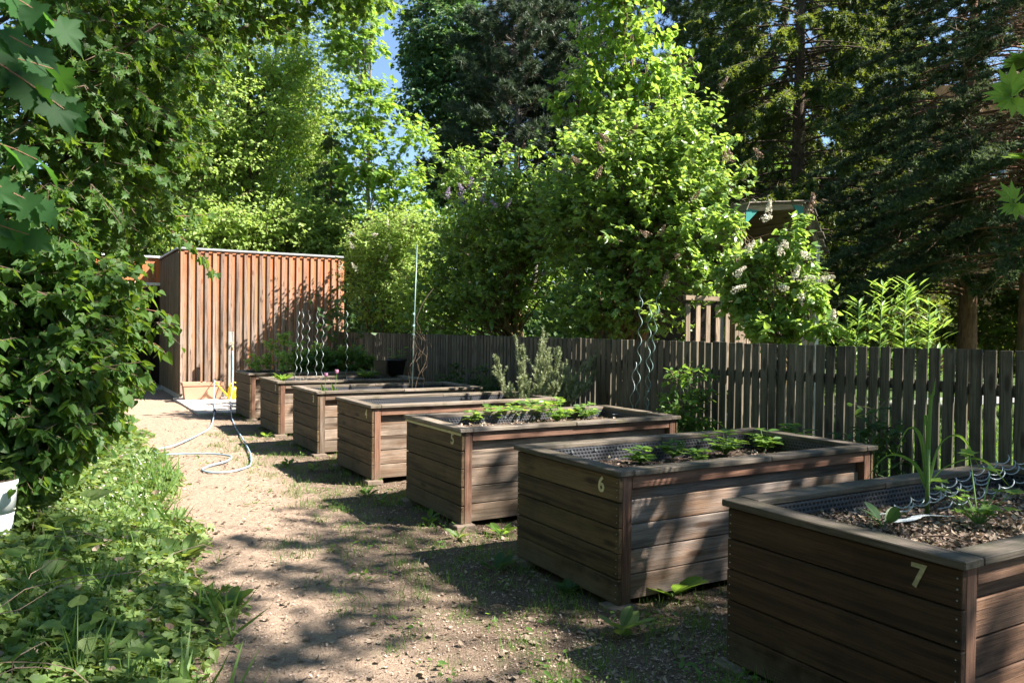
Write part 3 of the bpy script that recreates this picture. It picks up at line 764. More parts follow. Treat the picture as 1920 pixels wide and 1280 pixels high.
# ------------------------------------------------------------------ things by the shed
tr = thing('window_box', (2.87, 18.05, 0), 'long terracotta trough standing empty against the shed wall', 'planter')
def trough(g, cx, cy, z0, z1, l0, l1, w0, w1, th=.012, mi=0):
    def ring(l, w_, z): return [(cx-l/2, cy-w_/2, z), (cx+l/2, cy-w_/2, z), (cx+l/2, cy+w_/2, z), (cx-l/2, cy+w_/2, z)]
    zm = z1-.07
    lm, wm = l0+(l1-l0)*(zm-z0)/(z1-z0), w0+(w1-w0)*(zm-z0)/(z1-z0)
    R_ = [ring(l0, w0, z0), ring(lm, wm, zm), ring(lm+.03, wm+.03, zm+.001), ring(l1+.03, w1+.03, z1), ring(l1, w1, z1+.001), ring(l0-.02, w0-.02, z0+.04)]
    V = np.array([v for r_ in R_ for v in r_]); F = []
    for a in range(5):
        for j in range(4): F.append([a*4+j, a*4+(j+1) % 4, (a+1)*4+(j+1) % 4, (a+1)*4+j])
    F += [[0, 3, 2, 1], [20, 21, 22, 23]]; g.add(V, F, mi)
g = G(); trough(g, 2.86, 18.08, .03, .385, .72, .80, .26, .32); part('shell', g, M['terracotta'], tr)
g = G()
for i in range(2): trough(g, 2.72+i*.42, 17.99+.09, .37, .392, .06, .06, .30, .31) if False else g.box((2.78+i*.22, 18.08, .372), (.05, .36, .012), 1)
part('carrier_bar', g, M['terracotta'], tr)
g = G(); grid(g, np.linspace(2.50, 3.22, 14), np.linspace(17.94, 18.22, 6), lambda X, Y: .32+.01*np.sin(X*40)); part('soil', g, M['soil'], tr)

wc = thing('watering_can', (3.44, 17.85, 0), 'yellow plastic watering can beside the standpipe post', 'watering can')
cx, cy = 3.45, 17.85
g = G(); g.tube([(cx, cy, .02), (cx, cy, .03), (cx, cy, .16), (cx, cy, .25), (cx, cy, .285)], [.10, .118, .112, .104, .07], 20); part('body', g, M['yellow'], wc, True)
g = G(); g.tube(curve(np.array([cx-.09, cy-.02, .08]), np.array([cx-.34, cy-.06, .36]), -.01, 6), [.028, .024, .02, .017, .014, .012], 10); part('spout', g, M['yellow'], wc, True)
g = G(); g.tube([(cx-.34, cy-.06, .36), (cx-.365, cy-.064, .385)], [.014, .032], 12); part('rose', g, M['yellow'], wc, True)
t = np.linspace(0, np.pi, 12); g = G(); g.tube(np.stack([cx+.02+.095*np.cos(t), np.full(12, cy), .25+.13*np.sin(t)], 1), .011, 8); part('handle', g, M['yellow'], wc, True)

ps = thing('tap_post', (3.42, 17.92, 0), 'pale grey upright plank carrying a garden tap by the shed', 'standpipe')
g = G(); g.box((3.42, 17.93, .73), (.115, .045, 1.48), 2, .003); part('plank', g, M['wood_grey'], ps)
g = G(); g.tube([(3.42, 17.90, 1.18), (3.42, 17.80, 1.18), (3.42, 17.78, 1.14), (3.42, 17.78, 1.06)], [.014, .016, .014, .012], 10); g.box((3.42, 17.83, 1.225), (.09, .018, .018), 0); part('tap', g, M['brass'], ps, True)
g = G(); g.tube([(3.44, 17.90, .05), (3.44, 17.90, 1.15)], .013, 8); part('pipe', g, M['galv'], ps, True)

# hose: one long tube lying on the path, both ends rising by the shed
hz = [(3.12, 17.98, .40), (3.07, 17.86, .41), (3.00, 17.5, .22), (2.85, 16.6, .04), (2.62, 15.2, .045), (2.22, 13.21, .015), (1.92, 12.31, .015), (1.47, 11.35, .012), (1.18, 10.98, .012), (1.19, 10.59, .012), (1.48, 10.5, .012),
      (1.77, 10.35, .012), (1.92, 10.05, .012), (1.81, 9.72, .012), (1.6, 9.5, .012), (1.47, 9.26, .012), (1.52, 9.05, .012), (1.71, 9.0, .012), (1.92, 9.19, .012), (2.03, 9.44, .012), (2.19, 10.25, .012),
      (2.36, 11.49, .012), (2.56, 13.06, .012), (2.80, 14.6, .02), (3.05, 15.9, .04), (3.28, 17.2, .04), (3.38, 17.6, .25), (3.42, 17.74, .7), (3.42, 17.78, 1.04)]
def catmull(P, k=6):
    P = np.array(P, float); P = np.vstack([2*P[0]-P[1], P, 2*P[-1]-P[-2]]); o = []
    for i in range(1, len(P)-2):
        for t in np.linspace(0, 1, k, endpoint=False):
            o.append(.5*((2*P[i])+(-P[i-1]+P[i+1])*t+(2*P[i-1]-5*P[i]+4*P[i+1]-P[i+2])*t*t+(-P[i-1]+3*P[i]-3*P[i+1]+P[i+2])*t**3))
    o.append(P[-2]); return np.array(o)
ho = thing('garden_hose', (1.5, 10, 0), 'pale blue garden hose looping over the dirt path', 'hose')
g = G(); g.tube(catmull(hz), .0105, 8); part('tube', g, M['hose'], ho, True)
for p in ((2.62, 15.2, .05), (3.02, 15.78, .045)):
    g = G(); g.tube([(p[0]-.02, p[1]-.10, p[2]), (p[0]+.02, p[1]+.10, p[2])], .024, 10); part('coupling', g, M['black_plastic'], ho, True)

# ------------------------------------------------------------------ stakes, pole, pots
hts = [(3.35, 1.84), (3.44, 1.87), (3.49, 1.85), (3.64, 1.84), (3.76, 1.84), (4.09, 1.86)]
dd_ = ['leftmost of the wavy metal stakes standing in planter number two', 'second wavy metal stake from the left in planter number two', 'wavy metal stake with a dry vine on it in planter number two',
       'fourth wavy metal stake from the left in planter number two', 'fifth wavy metal stake from the left in planter number two', 'lone wavy metal stake at the right of the group in planter number two']
for i, ((x, z), lb) in enumerate(zip(hts, dd_)):
    g = G(); y = 12.3+.1*math.sin(i*2.1); helix(g, (x-.05+.01*i, y, .70), (x, y, z), .015, .17, .0034, ph=i*1.3)
    single('spiral_stake', g, M['galv'], (x, y, .7), lb, 'plant stake', 'wavy metal plant stakes', smooth=True)
for i, (x, y, zt, lb) in enumerate([(5.45, 6.62, 2.03, 'greenish wavy stake, left one of the tall pair against the fence'), (5.52, 6.42, 2.0, 'greenish wavy stake, right one of the tall pair against the fence'), (5.50, 6.53, 1.9, 'greenish wavy stake between the tall pair against the fence')]):
    g = G(); helix(g, (5.43+.03*i, 6.66-.03*i, .0), (x, y, zt), .020, .20, .0042, ph=i*1.9)
    single('spiral_stake', g, M['green_wire'], (x, y, 0), lb, 'plant stake', 'wavy metal plant stakes', smooth=True)
g = G(); helix(g, (5.40, 6.78, 0), (5.44, 6.70, 1.26), .02, .24, .004, ph=2); single('spiral_stake', g, M['galv'], (5.4, 6.78, 0), 'short thin wavy stake left of the tall ones by the fence', 'plant stake', 'wavy metal plant stakes', smooth=True)
S0, S1 = onz(1645, 978, .70), onz(1915, 872, .86)
for i, (da, db, lb) in enumerate([((0, 0, 0), (-.12, .06, .02), 'wavy metal stake lying rearmost across the mulch of planter number seven'), ((.12, -.02, .005), (.05, .02, .02), 'wavy metal stake lying second from the rear in planter number seven'),
                                  ((.25, .01, .01), (.22, -.02, .02), 'wavy metal stake lying third from the rear in planter number seven'), ((.40, -.05, .0), (.42, -.06, -.01), 'wavy metal stake lying nearest the front in planter number seven')]):
    g = G(); a, b = S0+np.array(da), S1+np.array(db)+(S1-S0)*.08; helix(g, a+[0, 0, .028], b, .017, .15, .0036, ph=.3*i, hand=-1)
    single('spiral_stake', g, M['galv'], tuple(a), lb, 'plant stake', 'wavy metal plant stakes', smooth=True)
g = G()
for (x, y, z0, x1, z1) in ((3.02, 14.1, .72, 3.05, 1.35), (3.45, 14.2, .72, 3.40, 1.75), (3.9, 14.2, .72, 3.88, 1.55)):
    g = G(); g.tube(curve(np.array([x, y, z0]), np.array([x1, y+.02, z1]), 0, 5), .006, 6)
    single('bamboo_cane', g, M['litter'], (x, y, z0), {3.02: 'short thin cane at the left end of the farthest planter', 3.45: 'tallest thin cane in the farthest planter', 3.9: 'middle-height thin cane in the farthest planter, right of the tallest'}[x], 'cane', 'thin canes in the farthest planter')
pl = thing('plant_pole', (4.31, 10.1, .6), 'tall thin green pole tied with dry vine in planter number three', 'pole')
g = G(); g.tube([(4.31, 10.1, .60), (4.33, 10.1, 1.5), (4.37, 10.1, 2.74)], [.010, .010, .008], 8); part('rod', g, M['green_wire'], pl, True)
g = G(); rr = rg(31)
for i in range(9):
    a = np.array([4.34, 10.1, rr.uniform(1.5, 1.85)]); b = np.array([4.34+rr.normal(.06, .08), 10.1+rr.normal(0, .06), rr.uniform(.7, 1.35)])
    P = curve(a, b, 0, 8, .025, rr); P[3:5, 0] += rr.normal(.05, .04); g.tube(P, .0026, 4, rnd=rr.uniform())
g.tube(catmull([(4.42, 10.1, 1.55), (4.52, 10.08, 1.35), (4.50, 10.08, 1.12), (4.40, 10.1, .92), (4.35, 10.1, .70)]), .005, 5)
g.tube(catmull([(4.36, 10.1, 1.70), (4.47, 10.1, 1.95), (4.62, 10.1, 2.15)]), .004, 5)
part('dry_vine', g, M['twig'], pl)
g = G()
for z in (1.5, 1.62, 1.78): g.tube([(4.325, 10.1, z), (4.335, 10.1, z+.025)], .016, 7)
part('twine_knots', g, M['twine'], pl)
def pot(name, c, r0, r1, h, matl, label, square=False):
    o = thing(name, c, label, 'plant pot'); g = G(); x, y, z = c
    n = 4 if square else 22; k = 1.35 if square else 1
    P = [(x, y, z), (x, y, z+h*.86), (x, y, z+h*.861), (x, y, z+h)]
    g.tube(P, [r0*k, (r0+(r1-r0)*.86)*k, r1*1.07*k, r1*1.1*k], n); part('body', g, matl, o, not square)
    g = G(); g.tube([(x, y, z+h-.004), (x, y, z+h+.004)], r1*.98*k, n); part('soil', g, M['soil'], o); return o
pot('flower_pot', (5.10, 12.62, .80), .12, .165, .27, M['black_plastic'], 'black plastic pot with a young plant on the far corner of planter number two')
pot('flower_pot', (4.90, 12.72, .80), .09, .12, .24, M['brown_plastic'], 'brown pot half hidden behind the black pot on planter number two', True)

# white bucket-like pot in the ivy at the left edge
wb = thing('plastic_pot', (-.32, 6.5, .12), 'white plastic pot with a grey lower half at the left edge of the ivy', 'plant pot')
g = G(); g.tube([(-.33, 6.5, .30), (-.33, 6.5, .48), (-.33, 6.5, .50), (-.33, 6.5, .52)], [.135, .150, .158, .158], 28); part('upper_shell', g, M['white_plastic'], wb, True)
g = G(); g.tube([(-.33, 6.5, -.05), (-.33, 6.5, .298)], [.105, .132], 28); part('lower_shell', g, M['grey_plastic'], wb, True)
g = G(); g.tube([(-.33, 6.5, .515), (-.33, 6.5, .525)], .145, 28); part('soil', g, M['soil'], wb)

# ------------------------------------------------------------------ plants in the beds
bp = 'strawberry plants in the planters'
for i, (px, py, z, n, st, ls, lb) in enumerate([
    (1200, 868, .66, 12, .10, .075, 'leftmost strawberry plant in planter number six'), (1262, 858, .66, 12, .10, .07, 'second strawberry plant from the left in planter number six'),
    (1360, 852, .66, 16, .15, .08, 'bushy strawberry plant in the middle of planter number six'), (1436, 845, .66, 14, .14, .08, 'strawberry plant right of the middle in planter number six'),
    (1490, 838, .66, 15, .16, .085, 'rightmost large strawberry plant in planter number six'), (1310, 864, .66, 8, .08, .06, 'small low strawberry plant before the bushy one in planter number six'),
    (885, 793, .70, 12, .09, .07, 'leftmost strawberry plant in planter number five'), (925, 789, .70, 16, .13, .085, 'second strawberry plant from the left in planter number five'),
    (962, 786, .70, 13, .12, .08, 'third strawberry plant from the left in planter number five'), (1000, 783, .70, 10, .22, .09, 'tall strawberry plant in planter number five, left of the pale bushy herb'),
    (1098, 784, .70, 12, .12, .08, 'strawberry plant right of the pale bushy herb in planter number five')]):
    rosette('strawberry_plant', lb, onz(px, py, z), n*2, st*1.15, ls, L_OVAL, 'leaf_lilac' if i > 5 else 'leaf_mid', 300+i, 'strawberry plant', bp, .75, 3)
rosette('celery_plant', 'pale green bushy herb in the middle of planter number five', onz(1045, 790, .70), 60, .24, .06, L_IVY, 'leaf_yellow', 330, 'herb', None, .8, 3)
rosette('celery_plant', 'upright leafy herb growing from the mulch of planter number seven', onz(1835, 985, .69), 16, .30, .06, L_IVY, 'leaf_yellow', 331, 'herb', None, .7, 3, r=.0045)
rosette('weed', 'small weed with long leaves at the left end of planter number seven', onz(1655, 988, .69), 6, .04, .11, L_LONG, 'leaf_shade', 332, 'weed', 'weeds', .7, 1, 1.2)
rosette('lettuce', 'tuft of thin green leaves in planter number two', onz(530, 716, .75), 60, .05, .16, L_LANCE, 'leaf_yellow', 333, 'herb', None, .8, 1, 1.2)
rosette('herb_clump', 'dark green grassy clump at the right end of planter number two', onz(690, 708, .76), 90, .10, .14, L_LANCE, 'leaf_mid', 334, 'herb', None, 1.0, 1, .8)
rosette('potted_plant', 'young leafy plant growing in the black pot', (5.10, 12.62, 1.06), 26, .22, .10, L_OVAL, 'leaf_mid', 335, 'plant', None, .9, 1)
rosette('potted_plant', 'leafy plant growing out of the white pot at the left edge', (-.33, 6.5, .52), 34, .20, .085, L_HEART, 'leaf_cover', 336, 'plant', None, .9, 1)
# garlic / leek stalk
ga = thing('leek', tuple(onz(1738, 968, .68)), 'tall leek with drooping strap leaves in planter number seven', 'leek')
b0 = onz(1738, 968, .68); g = G(); g.tube([b0, b0+[0, 0, .2], b0+[.0, 0, .34]], [.011, .010, .009], 8); part('stem', g, M['stem_green'], ga, True)
def strap(g, P, w0, mi=0, rnd=.5):
    P = catmull(P, 5); k = len(P); T = nrm(np.gradient(P, axis=0)); s_ = nrm(np.cross(T, [.3, .5, .8])); t = np.linspace(0, 1, k)[:, None]
    w_ = w0*np.minimum(1, (1-t)*2.2+.03); up_ = np.cross(s_, T)
    V = np.concatenate([P-s_*w_, P+up_*(w_*.35)*-1, P+s_*w_]); i = np.arange(k-1)
    g.add(V, np.concatenate([np.stack([i, i+1, k+i+1, k+i], 1), np.stack([k+i, k+i+1, 2*k+i+1, 2*k+i], 1)]), mi, rnd)
g = G()
for (dx, dy, dz, l) in ((.0, -.02, .62, 1), (.18, -.06, .40, 1), (-.10, .05, .44, 1), (.05, .05, .5, 1), (-.16, .12, .30, 1), (.30, -.10, .28, 1)):
    b1 = b0+[0, 0, .12+.12*abs(dx)]; e = b0+np.array([dx, dy, dz]); mid = b0+np.array([dx*.35, dy*.35, dz*.9])
    tail = e+np.array([dx*.6, dy*.6, -.16 if abs(dx) > .02 else .08]); strap(g, [b1, mid, e, tail], .010)
part('leaves', g, M['leaf_mid'], ga)
# tulips
for (px, py, zf, lb) in ((607, 742, .90, 'left one of the two pink tulips in planter number three'), (627, 741, .94, 'right, taller one of the two pink tulips in planter number three')):
    b0 = onz(px, py, .70); o = thing('tulip', tuple(b0), lb, 'tulip', 'pink tulips in planter number three')
    e = np.array([b0[0]+.03, b0[1], zf+.04]); g = G(); g.tube(curve(b0, e, .01, 5), .004, 6); part('stem', g, M['stem_green'], o)
    g = G(); a = np.arange(6)*np.pi/3; d = np.stack([np.cos(a)*.35, np.sin(a)*.35, np.ones(6)], 1)
    g.leaves(np.repeat(e[None], 6, 0), nrm(d), np.stack([-np.cos(a), -np.sin(a), .3+0*a], 1), .065, L_LONG if False else fan([(0, 0), (.3, .2), (.36, .55), (.2, .85), (0, 1)], -.2, .5), None, 0, rg(5)); part('petals', g, M['petal_pink'], o)
    g = G(); strap(g, [b0, b0+[-.02, 0, .10], b0+[-.04, 0, .17]], .018); strap(g, [b0, b0+[.03, 0, .07], b0+[.05, -.01, .10]], .015); part('leaves', g, M['leaf_mid'], o)
# tomatoes in the farthest planter
for i, (x, y, h) in enumerate([(3.15, 14.3, .28), (3.40, 14.3, .55), (3.62, 14.25, .70), (3.85, 14.3, .5), (3.55, 14.0, .35), (4.0, 14.2, .35)]):
    rr = rg(350+i); o = thing('tomato_plant', (x, y, .74), ['shortest tomato plant at the left end of the farthest planter', 'second tomato plant from the left in the farthest planter', 'tallest tomato plant in the farthest planter',
       'tomato plant right of the tallest in the farthest planter', 'low tomato plant in front of the tallest in the farthest planter', 'rightmost tomato plant in the farthest planter'][i], 'tomato plant', 'tomato plants in the farthest planter')
    g = G(); g.tube(curve(np.array([x, y, .74]), np.array([x+.02, y, .76+h]), 0, 6, .01, rr), .006, 6)
    n = int(14+h*26); z = .8+h*rr.uniform(.1, 1, n); a = rr.uniform(0, 6.28, n); P = np.stack([0*z+x, 0*z+y, z], 1); D = nrm(np.stack([np.cos(a), np.sin(a), .25+0*a], 1)); E_ = P+D*rr.uniform(.06, .2, n)[:, None]
    g.sticks(P, E_, .003, .0015); part('stem', g, M['stem_green'], o)
    g = G(); P2 = np.repeat(P, 6, 0)+(np.repeat(E_-P, 6, 0))*rr.uniform(.3, 1.1, (n*6, 1)); g.leaves(P2, nrm(rr.normal(size=(n*6, 3))+[0, 0, -.4]), nrm(rr.normal(size=(n*6, 3))*.6+[0, 0, 1]), rr.uniform(.04, .085, n*6), L_IVY, None, 0, rr); part('leaves', g, M['leaf_light'], o)
for i, (x, y, z, lb) in enumerate([(4.25, 14.3, .85, 'leafy bush in the middle of the farthest planter, left of the two'), (4.85, 14.3, .85, 'leafy bush at the right end of the farthest planter')]):
    o, P, O = broadleaf('leafy_bush', lb, (x, y, .74), (x, y, 1.0), .012, [(x, y, z+.12, .42, .35, .20)], 60, M['leaf_mid'], .085, L_OVAL, M['bark_shrub'], 360+i, 5, 6, .14, cat='bush', trunkname='stem', group='leafy bushes in the farthest planter', nlimb=14, multi=3)

# rosemary: upright shoots covered with short needles
ro = thing('rosemary_bush', (5.05, 8.25, .6), 'grey green rosemary bush rising from the far end of planter number four', 'bush')
rr = rg(41); gs, gn = G(), G()
tips = [(4.74, 8.35, 1.26), (4.80, 8.45, 1.12), (5.05, 8.4, 1.50), (5.12, 8.35, 1.38), (5.42, 8.35, 1.60), (5.36, 8.3, 1.45), (5.48, 8.3, 1.34), (5.30, 8.3, 1.22), (5.66, 8.15, 1.12), (5.74, 8.1, 1.0), (5.92, 7.95, 1.26), (6.02, 7.85, 1.30), (5.80, 8.0, 1.18),
        (5.60, 7.95, .98), (5.45, 7.95, 1.02), (5.25, 8.1, 1.05), (5.50, 8.1, 1.28), (5.68, 7.9, .88), (5.55, 7.8, .80), (5.2, 8.5, 1.3), (5.0, 8.2, 1.0), (5.35, 7.9, .9), (5.62, 8.3, 1.35), (5.72, 7.75, .95), (5.5, 8.45, 1.5)]
b0 = np.array([5.12, 8.25, .62])
for tp in tips:
    tp = np.array(tp)-[.10, 0, 0]; mid = b0+(tp-b0)*.45+np.array([(tp[0]-b0[0])*.25, 0, -.08]); P = catmull([b0, mid, tp], 8); gs.tube(P, np.linspace(.010, .003, len(P)), 5)
    for s_ in range(11):
        q = P[rr.integers(4, len(P)-2)]; e = q+nrm(np.array([rr.normal(0, .5), rr.normal(0, .4), 1.1])+(tp-b0)*.6)*rr.uniform(.08, .20); gs.sticks(q[None], e[None], .003, .0015)
        n = 90; t = rr.uniform(.15, 1.05, (n, 1)); c = q+(e-q)*t; d = nrm(nrm(e-q)*.9+nrm(rr.normal(size=(n, 3)))*.8); gn.leaves(c, d, rr.normal(size=(n, 3)), rr.uniform(.026, .042, n), (L_TRI[0]*[.26, 1, 1], L_TRI[1]), None, 0, rr)
    n = 800; t = rr.uniform(.28, 1.02, n)*(len(P)-1); j = np.clip(t.astype(int), 0, len(P)-2); c = P[j]+(P[j+1]-P[j])*(t-j)[:, None]; ax = nrm(P[j+1]-P[j])
    gn.leaves(c, nrm(ax*.9+nrm(rr.normal(size=(n, 3)))*.9), rr.normal(size=(n, 3)), rr.uniform(.03, .05, n), (L_TRI[0]*[.22, 1, 1], L_TRI[1]), None, 0, rr)
part('stem', gs, M['dead_twig'], ro); part('leaves', gn, M['rosemary'], ro)

# white strip of torn label lying in planter 7
g = G(); a = onz(1660, 978, .70); b = onz(1790, 968, .70); strapP = [a, a+(b-a)*.3+[0, -.015, .006], a+(b-a)*.6+[0, .02, .012], b]
P = catmull(strapP, 6); k = len(P); T = nrm(np.gradient(P, axis=0)); s_ = nrm(np.cross(T, [0, 0, 1.])); w_ = np.interp(np.linspace(0, 1, k), [0, .1, .5, .8, 1], [.012, .024, .018, .010, .004])[:, None]
w_ = w_+rg(3).normal(0, .0015, (k, 1)); V = np.concatenate([P-s_*w_, P+s_*w_, P-s_*w_+[0, 0, .002], P+s_*w_+[0, 0, .002]]); i = np.arange(k-1)
g.add(V, np.concatenate([np.stack([i, i+1, k+i+1, k+i], 1), np.stack([2*k+i, 3*k+i, 3*k+i+1, 2*k+i+1], 1), np.stack([i, 2*k+i, 2*k+i+1, i+1], 1), np.stack([k+i, k+i+1, 3*k+i+1, 3*k+i], 1)]))
single('plastic_strip', g, M['white_plastic'], tuple(a), 'torn white plastic strip lying on the mulch of planter number seven', 'plastic strip')
g = G(); c = onz(1155, 778, .73); g.box((c[0], c[1], c[2]+.02), (.03, .003, .09), 2, rot=[[1, 0, 0], [0, .8, -.6], [0, .6, .8]]) if False else g.box(tuple(c+[0, 0, .01]), (.07, .025, .003), 0)
single('plant_label', g, M['white_plastic'], tuple(c), 'small white plant label in the soil of planter number five', 'plant label')
# dry stalks on the mulch
g = G(); rr = rg(44)
for (p, q) in (((1540, 958), (1590, 945)), ((1700, 1010), (1810, 1015)), ((1735, 1000), (1765, 1012)), ((1800, 1012), (1840, 1006)), ((1908, 995), (1925, 970))):
    A, B = onz(*p, .70), onz(*q, .71); g.tube(curve(A, B, .02, 6, .006, rr), .0035, 5)
single('dry_stalks', g, M['litter'], (3.8, 2.2, .7), 'dry pale stalks strewn over the mulch of planter number seven', 'stalks', kind='stuff')
# ------------------------------------------------------------------ playhouse beyond the fence
ph = thing('playhouse', (8.6, 7.5, 0), 'wooden playhouse with an arched shingle roof and teal lining behind the fence', 'playhouse')
PY = 7.6
def pY(px, py):
    d = CF*F_PX+CR*(px-960)+CU*(640-py); return np.array([0, 0, HC])+d*(PY/d[1])
pl_, pr_ = pY(1383, 640)[0], pY(1532, 640)[0]
prof = [pY(*q)[[0, 2]] for q in ((1368, 452), (1397, 384), (1510, 380), (1546, 478))]
g = G(); rr = rg(51); dep = 2.0
for (a, b_) in zip(prof[:-1], prof[1:]):
    ln = np.hypot(*(b_-a)); ang = math.atan2(b_[1]-a[1], b_[0]-a[0]); Ry = [[math.cos(ang), 0, -math.sin(ang)], [0, 1, 0], [math.sin(ang), 0, math.cos(ang)]]
    g.box(((a[0]+b_[0])/2, PY+dep/2, (a[1]+b_[1])/2), (ln, dep, .02), 1, .002, rot=Ry, rng=rr)
part('roof', g, M['shingle'], ph)
g = G()
for (a, b_) in zip(prof[:-1], prof[1:]):
    ln = np.hypot(*(b_-a)); ang = math.atan2(b_[1]-a[1], b_[0]-a[0]); Ry = [[math.cos(ang), 0, -math.sin(ang)], [0, 1, 0], [math.sin(ang), 0, math.cos(ang)]]
    nr_ = np.array([-math.sin(ang), math.cos(ang)]); n = max(2, int(ln/.11)); rows = 8
    for i in range(n):
        for j in range(rows):
            c = a+(b_-a)*((i+.5)/n)+nr_*(.022+.006*(j % 2)); g.box((c[0], PY-.06+j*.27+.13+rr.normal(0, .012), c[1]), (ln/n-.004, .29, .014), 1, .002, rot=Ry, rng=rr)
part('shingles', g, M['shingle'], ph)
g = G()
for (a, b_) in zip(prof[:-1], prof[1:]):
    ln = np.hypot(*(b_-a)); ang = math.atan2(b_[1]-a[1], b_[0]-a[0]); Ry = [[math.cos(ang), 0, -math.sin(ang)], [0, 1, 0], [math.sin(ang), 0, math.cos(ang)]]; nr_ = np.array([-math.sin(ang), math.cos(ang)])
    c = (a+b_)/2-nr_*.05; g.box((c[0], PY+.03, c[1]), (ln-.06, .03, .075), 0, .002, rot=Ry, rng=rr)
part('arch_board', g, M['wood_play'], ph)
for (c, dx) in ((prof[1], 1), (prof[2], -1)):
    g = G(); V = [(c[0]+dx*.03, PY+.006, c[1]-.05), (c[0]+dx*.26, PY+.006, c[1]-.05), (c[0]+dx*.02, PY+.006, c[1]-.26), (c[0]+dx*.03, PY+.012, c[1]-.05), (c[0]+dx*.26, PY+.012, c[1]-.05), (c[0]+dx*.02, PY+.012, c[1]-.26)]
    g.add(V, np.array([[0, 1, 2], [5, 4, 3]])); g.F.append(np.array([[0, 3, 4, 1], [1, 4, 5, 2], [2, 5, 3, 0]])); g.M.append(np.zeros(3, int)); part('corner_bracket', g, M['teal'], ph)
for (x, zt, mt) in ((pl_, prof[0][1]+.05, 'wood_play'), (pr_, prof[3][1]+.16, 'wood_grey')):
    for yy in (PY+.05, PY+1.9):
        g = G(); g.box((x, yy, zt/2), (.085, .085, zt), 2, .004, rng=rr); part('post', g, M[mt], ph)
g = G()
for i in range(9): g.box(((pl_+pr_)/2, PY+1.95, .6+i*.25), (pr_-pl_, .02, .24), 0, .002, rng=rr)
part('back_wall', g, M['wood_dark'], ph)
g = G(); n = 9
for i in range(n): g.box((pl_+(i+.5)*(pr_-pl_)/n, PY+.02, 1.0), ((pr_-pl_)/n-.012, .02, 1.9), 2, .002, rng=rr)
part('front_boards', g, M['wood_play'], ph)
g = G(); g.box(((pl_+pr_)/2, PY-.01, 1.98), (pr_-pl_+.1, .05, .07), 0, rng=rr); part('sill_board', g, M['wood_play'], ph)
g = G(); xl = pY(1292, 560)[0]
for i in range(5): g.box((xl+i*(pl_-xl)/5, PY+.02, 1.40), (.075, .02, 1.1), 2, .002, rng=rr)
part('railing', g, M['wood_play'], ph)
g = G(); g.box(((xl+pl_)/2-.03, PY-.005, 2.02), (pl_-xl+.1, .05, .06), 0, rng=rr); g.box(((xl+pl_)/2-.03, PY+.05, 1.0), (pl_-xl+.1, .05, .10), 0, rng=rr); part('handrail', g, M['wood_play'], ph)
g = G(); g.box(((xl+pr_)/2, PY+1., .85), (pr_-xl, 1.9, .06), 0, rng=rr); part('deck', g, M['wood_play'], ph)

# ------------------------------------------------------------------ lilacs and shrubs behind the fence
def E_(px, py, dist, rx, ry, rz): return (*at(px, py, dist), rx, ry, rz)
bush = 'lilac bushes along the fence'
o, P, O = broadleaf('lilac_bush', 'big lilac bush with faded brown flower heads right behind the middle of the fence', (7.5, 9.3, 0), (7.4, 9.2, 3.6), .05,
    [E_(1190, 350, 12., 1.15, 1.0, .85), E_(1280, 270, 11.6, .45, .5, .50), E_(1120, 430, 12.2, 1.0, .95, .65), E_(1260, 430, 11.2, .65, .7, .6), E_(1190, 510, 11.6, .7, .7, .25), E_(1325, 350, 11.4, .32, .35, .35), E_(1375, 330, 11.3, .18, .2, .10), E_(1320, 530, 10.8, .28, .3, .22), E_(1260, 585, 10.8, .35, .4, .22), E_(1150, 570, 11.6, .8, .8, .30), E_(1080, 600, 11.8, .4, .6, .2), E_(1085, 300, 12, .3, .3, .5)],
    1150, M['leaf_lilac'], .078, L_HEART, M['bark_shrub'], 501, 2, 11, .46, .2, bush, .0, 110, 8, 'bush', 'stem', z0=.08, limbr=.6, sunb=1.0, up=.4, lift=.75)
rr = rg(5)
sel = np.array([at(px, py, 10.55+rr.uniform(-.2, .2)) for px, py in ((1298, 375), (1362, 300), (1427, 296), (1372, 300), (1215, 440), (1238, 440), (1120, 330), (1265, 480), (1245, 530), (1180, 250), (1130, 285), (1140, 265), (1350, 165), (1085, 305))])
panicles(o, rr, sel, rr.normal(size=(len(sel), 3)), M['petal_brown'], .15)
o, P, O = broadleaf('lilac_bush', 'lilac bush with pale purple flowers behind the fence, left of the rosemary', (7.3, 12.2, 0), (7.2, 12.2, 3.6), .05,
    [E_(1000, 380, 14.2, 1.0, .9, .50), E_(930, 440, 14.2, 1.0, .9, .60), E_(1050, 430, 13.6, .85, .8, .6), E_(870, 345, 15.2, .45, .5, .50), E_(880, 470, 15, .75, .75, .6), E_(990, 510, 13.8, .8, .7, .22), E_(840, 540, 15, .6, .7, .35), E_(930, 570, 14.2, .9, .8, .35), E_(830, 600, 15.2, .8, .8, .3), E_(905, 300, 14.8, .2, .2, .3), E_(965, 290, 14.2, .2, .2, .25)],
    920, M['leaf_lilac'], .078, L_HEART, M['bark_shrub'], 502, 2, 11, .46, .2, bush, .0, 110, 8, 'bush', 'stem', z0=.08, limbr=.6, sunb=1.0, up=.4, lift=.75)
sel = np.array([at(px, py, 12.95+rr.uniform(-.2, .3)) for px, py in ((877, 325), (868, 360), (882, 352), (838, 370), (905, 375), (870, 378), (935, 388), (950, 388), (1095, 328), (1020, 512), (978, 285), (905, 338), (1010, 350))])
panicles(o, rr, sel[:10], rr.normal(size=(10, 3)), M['petal_lilac'], .17, label='pale purple flower head')
panicles(o, rr, sel[10:], rr.normal(size=(3, 3)), M['petal_brown'], .15)
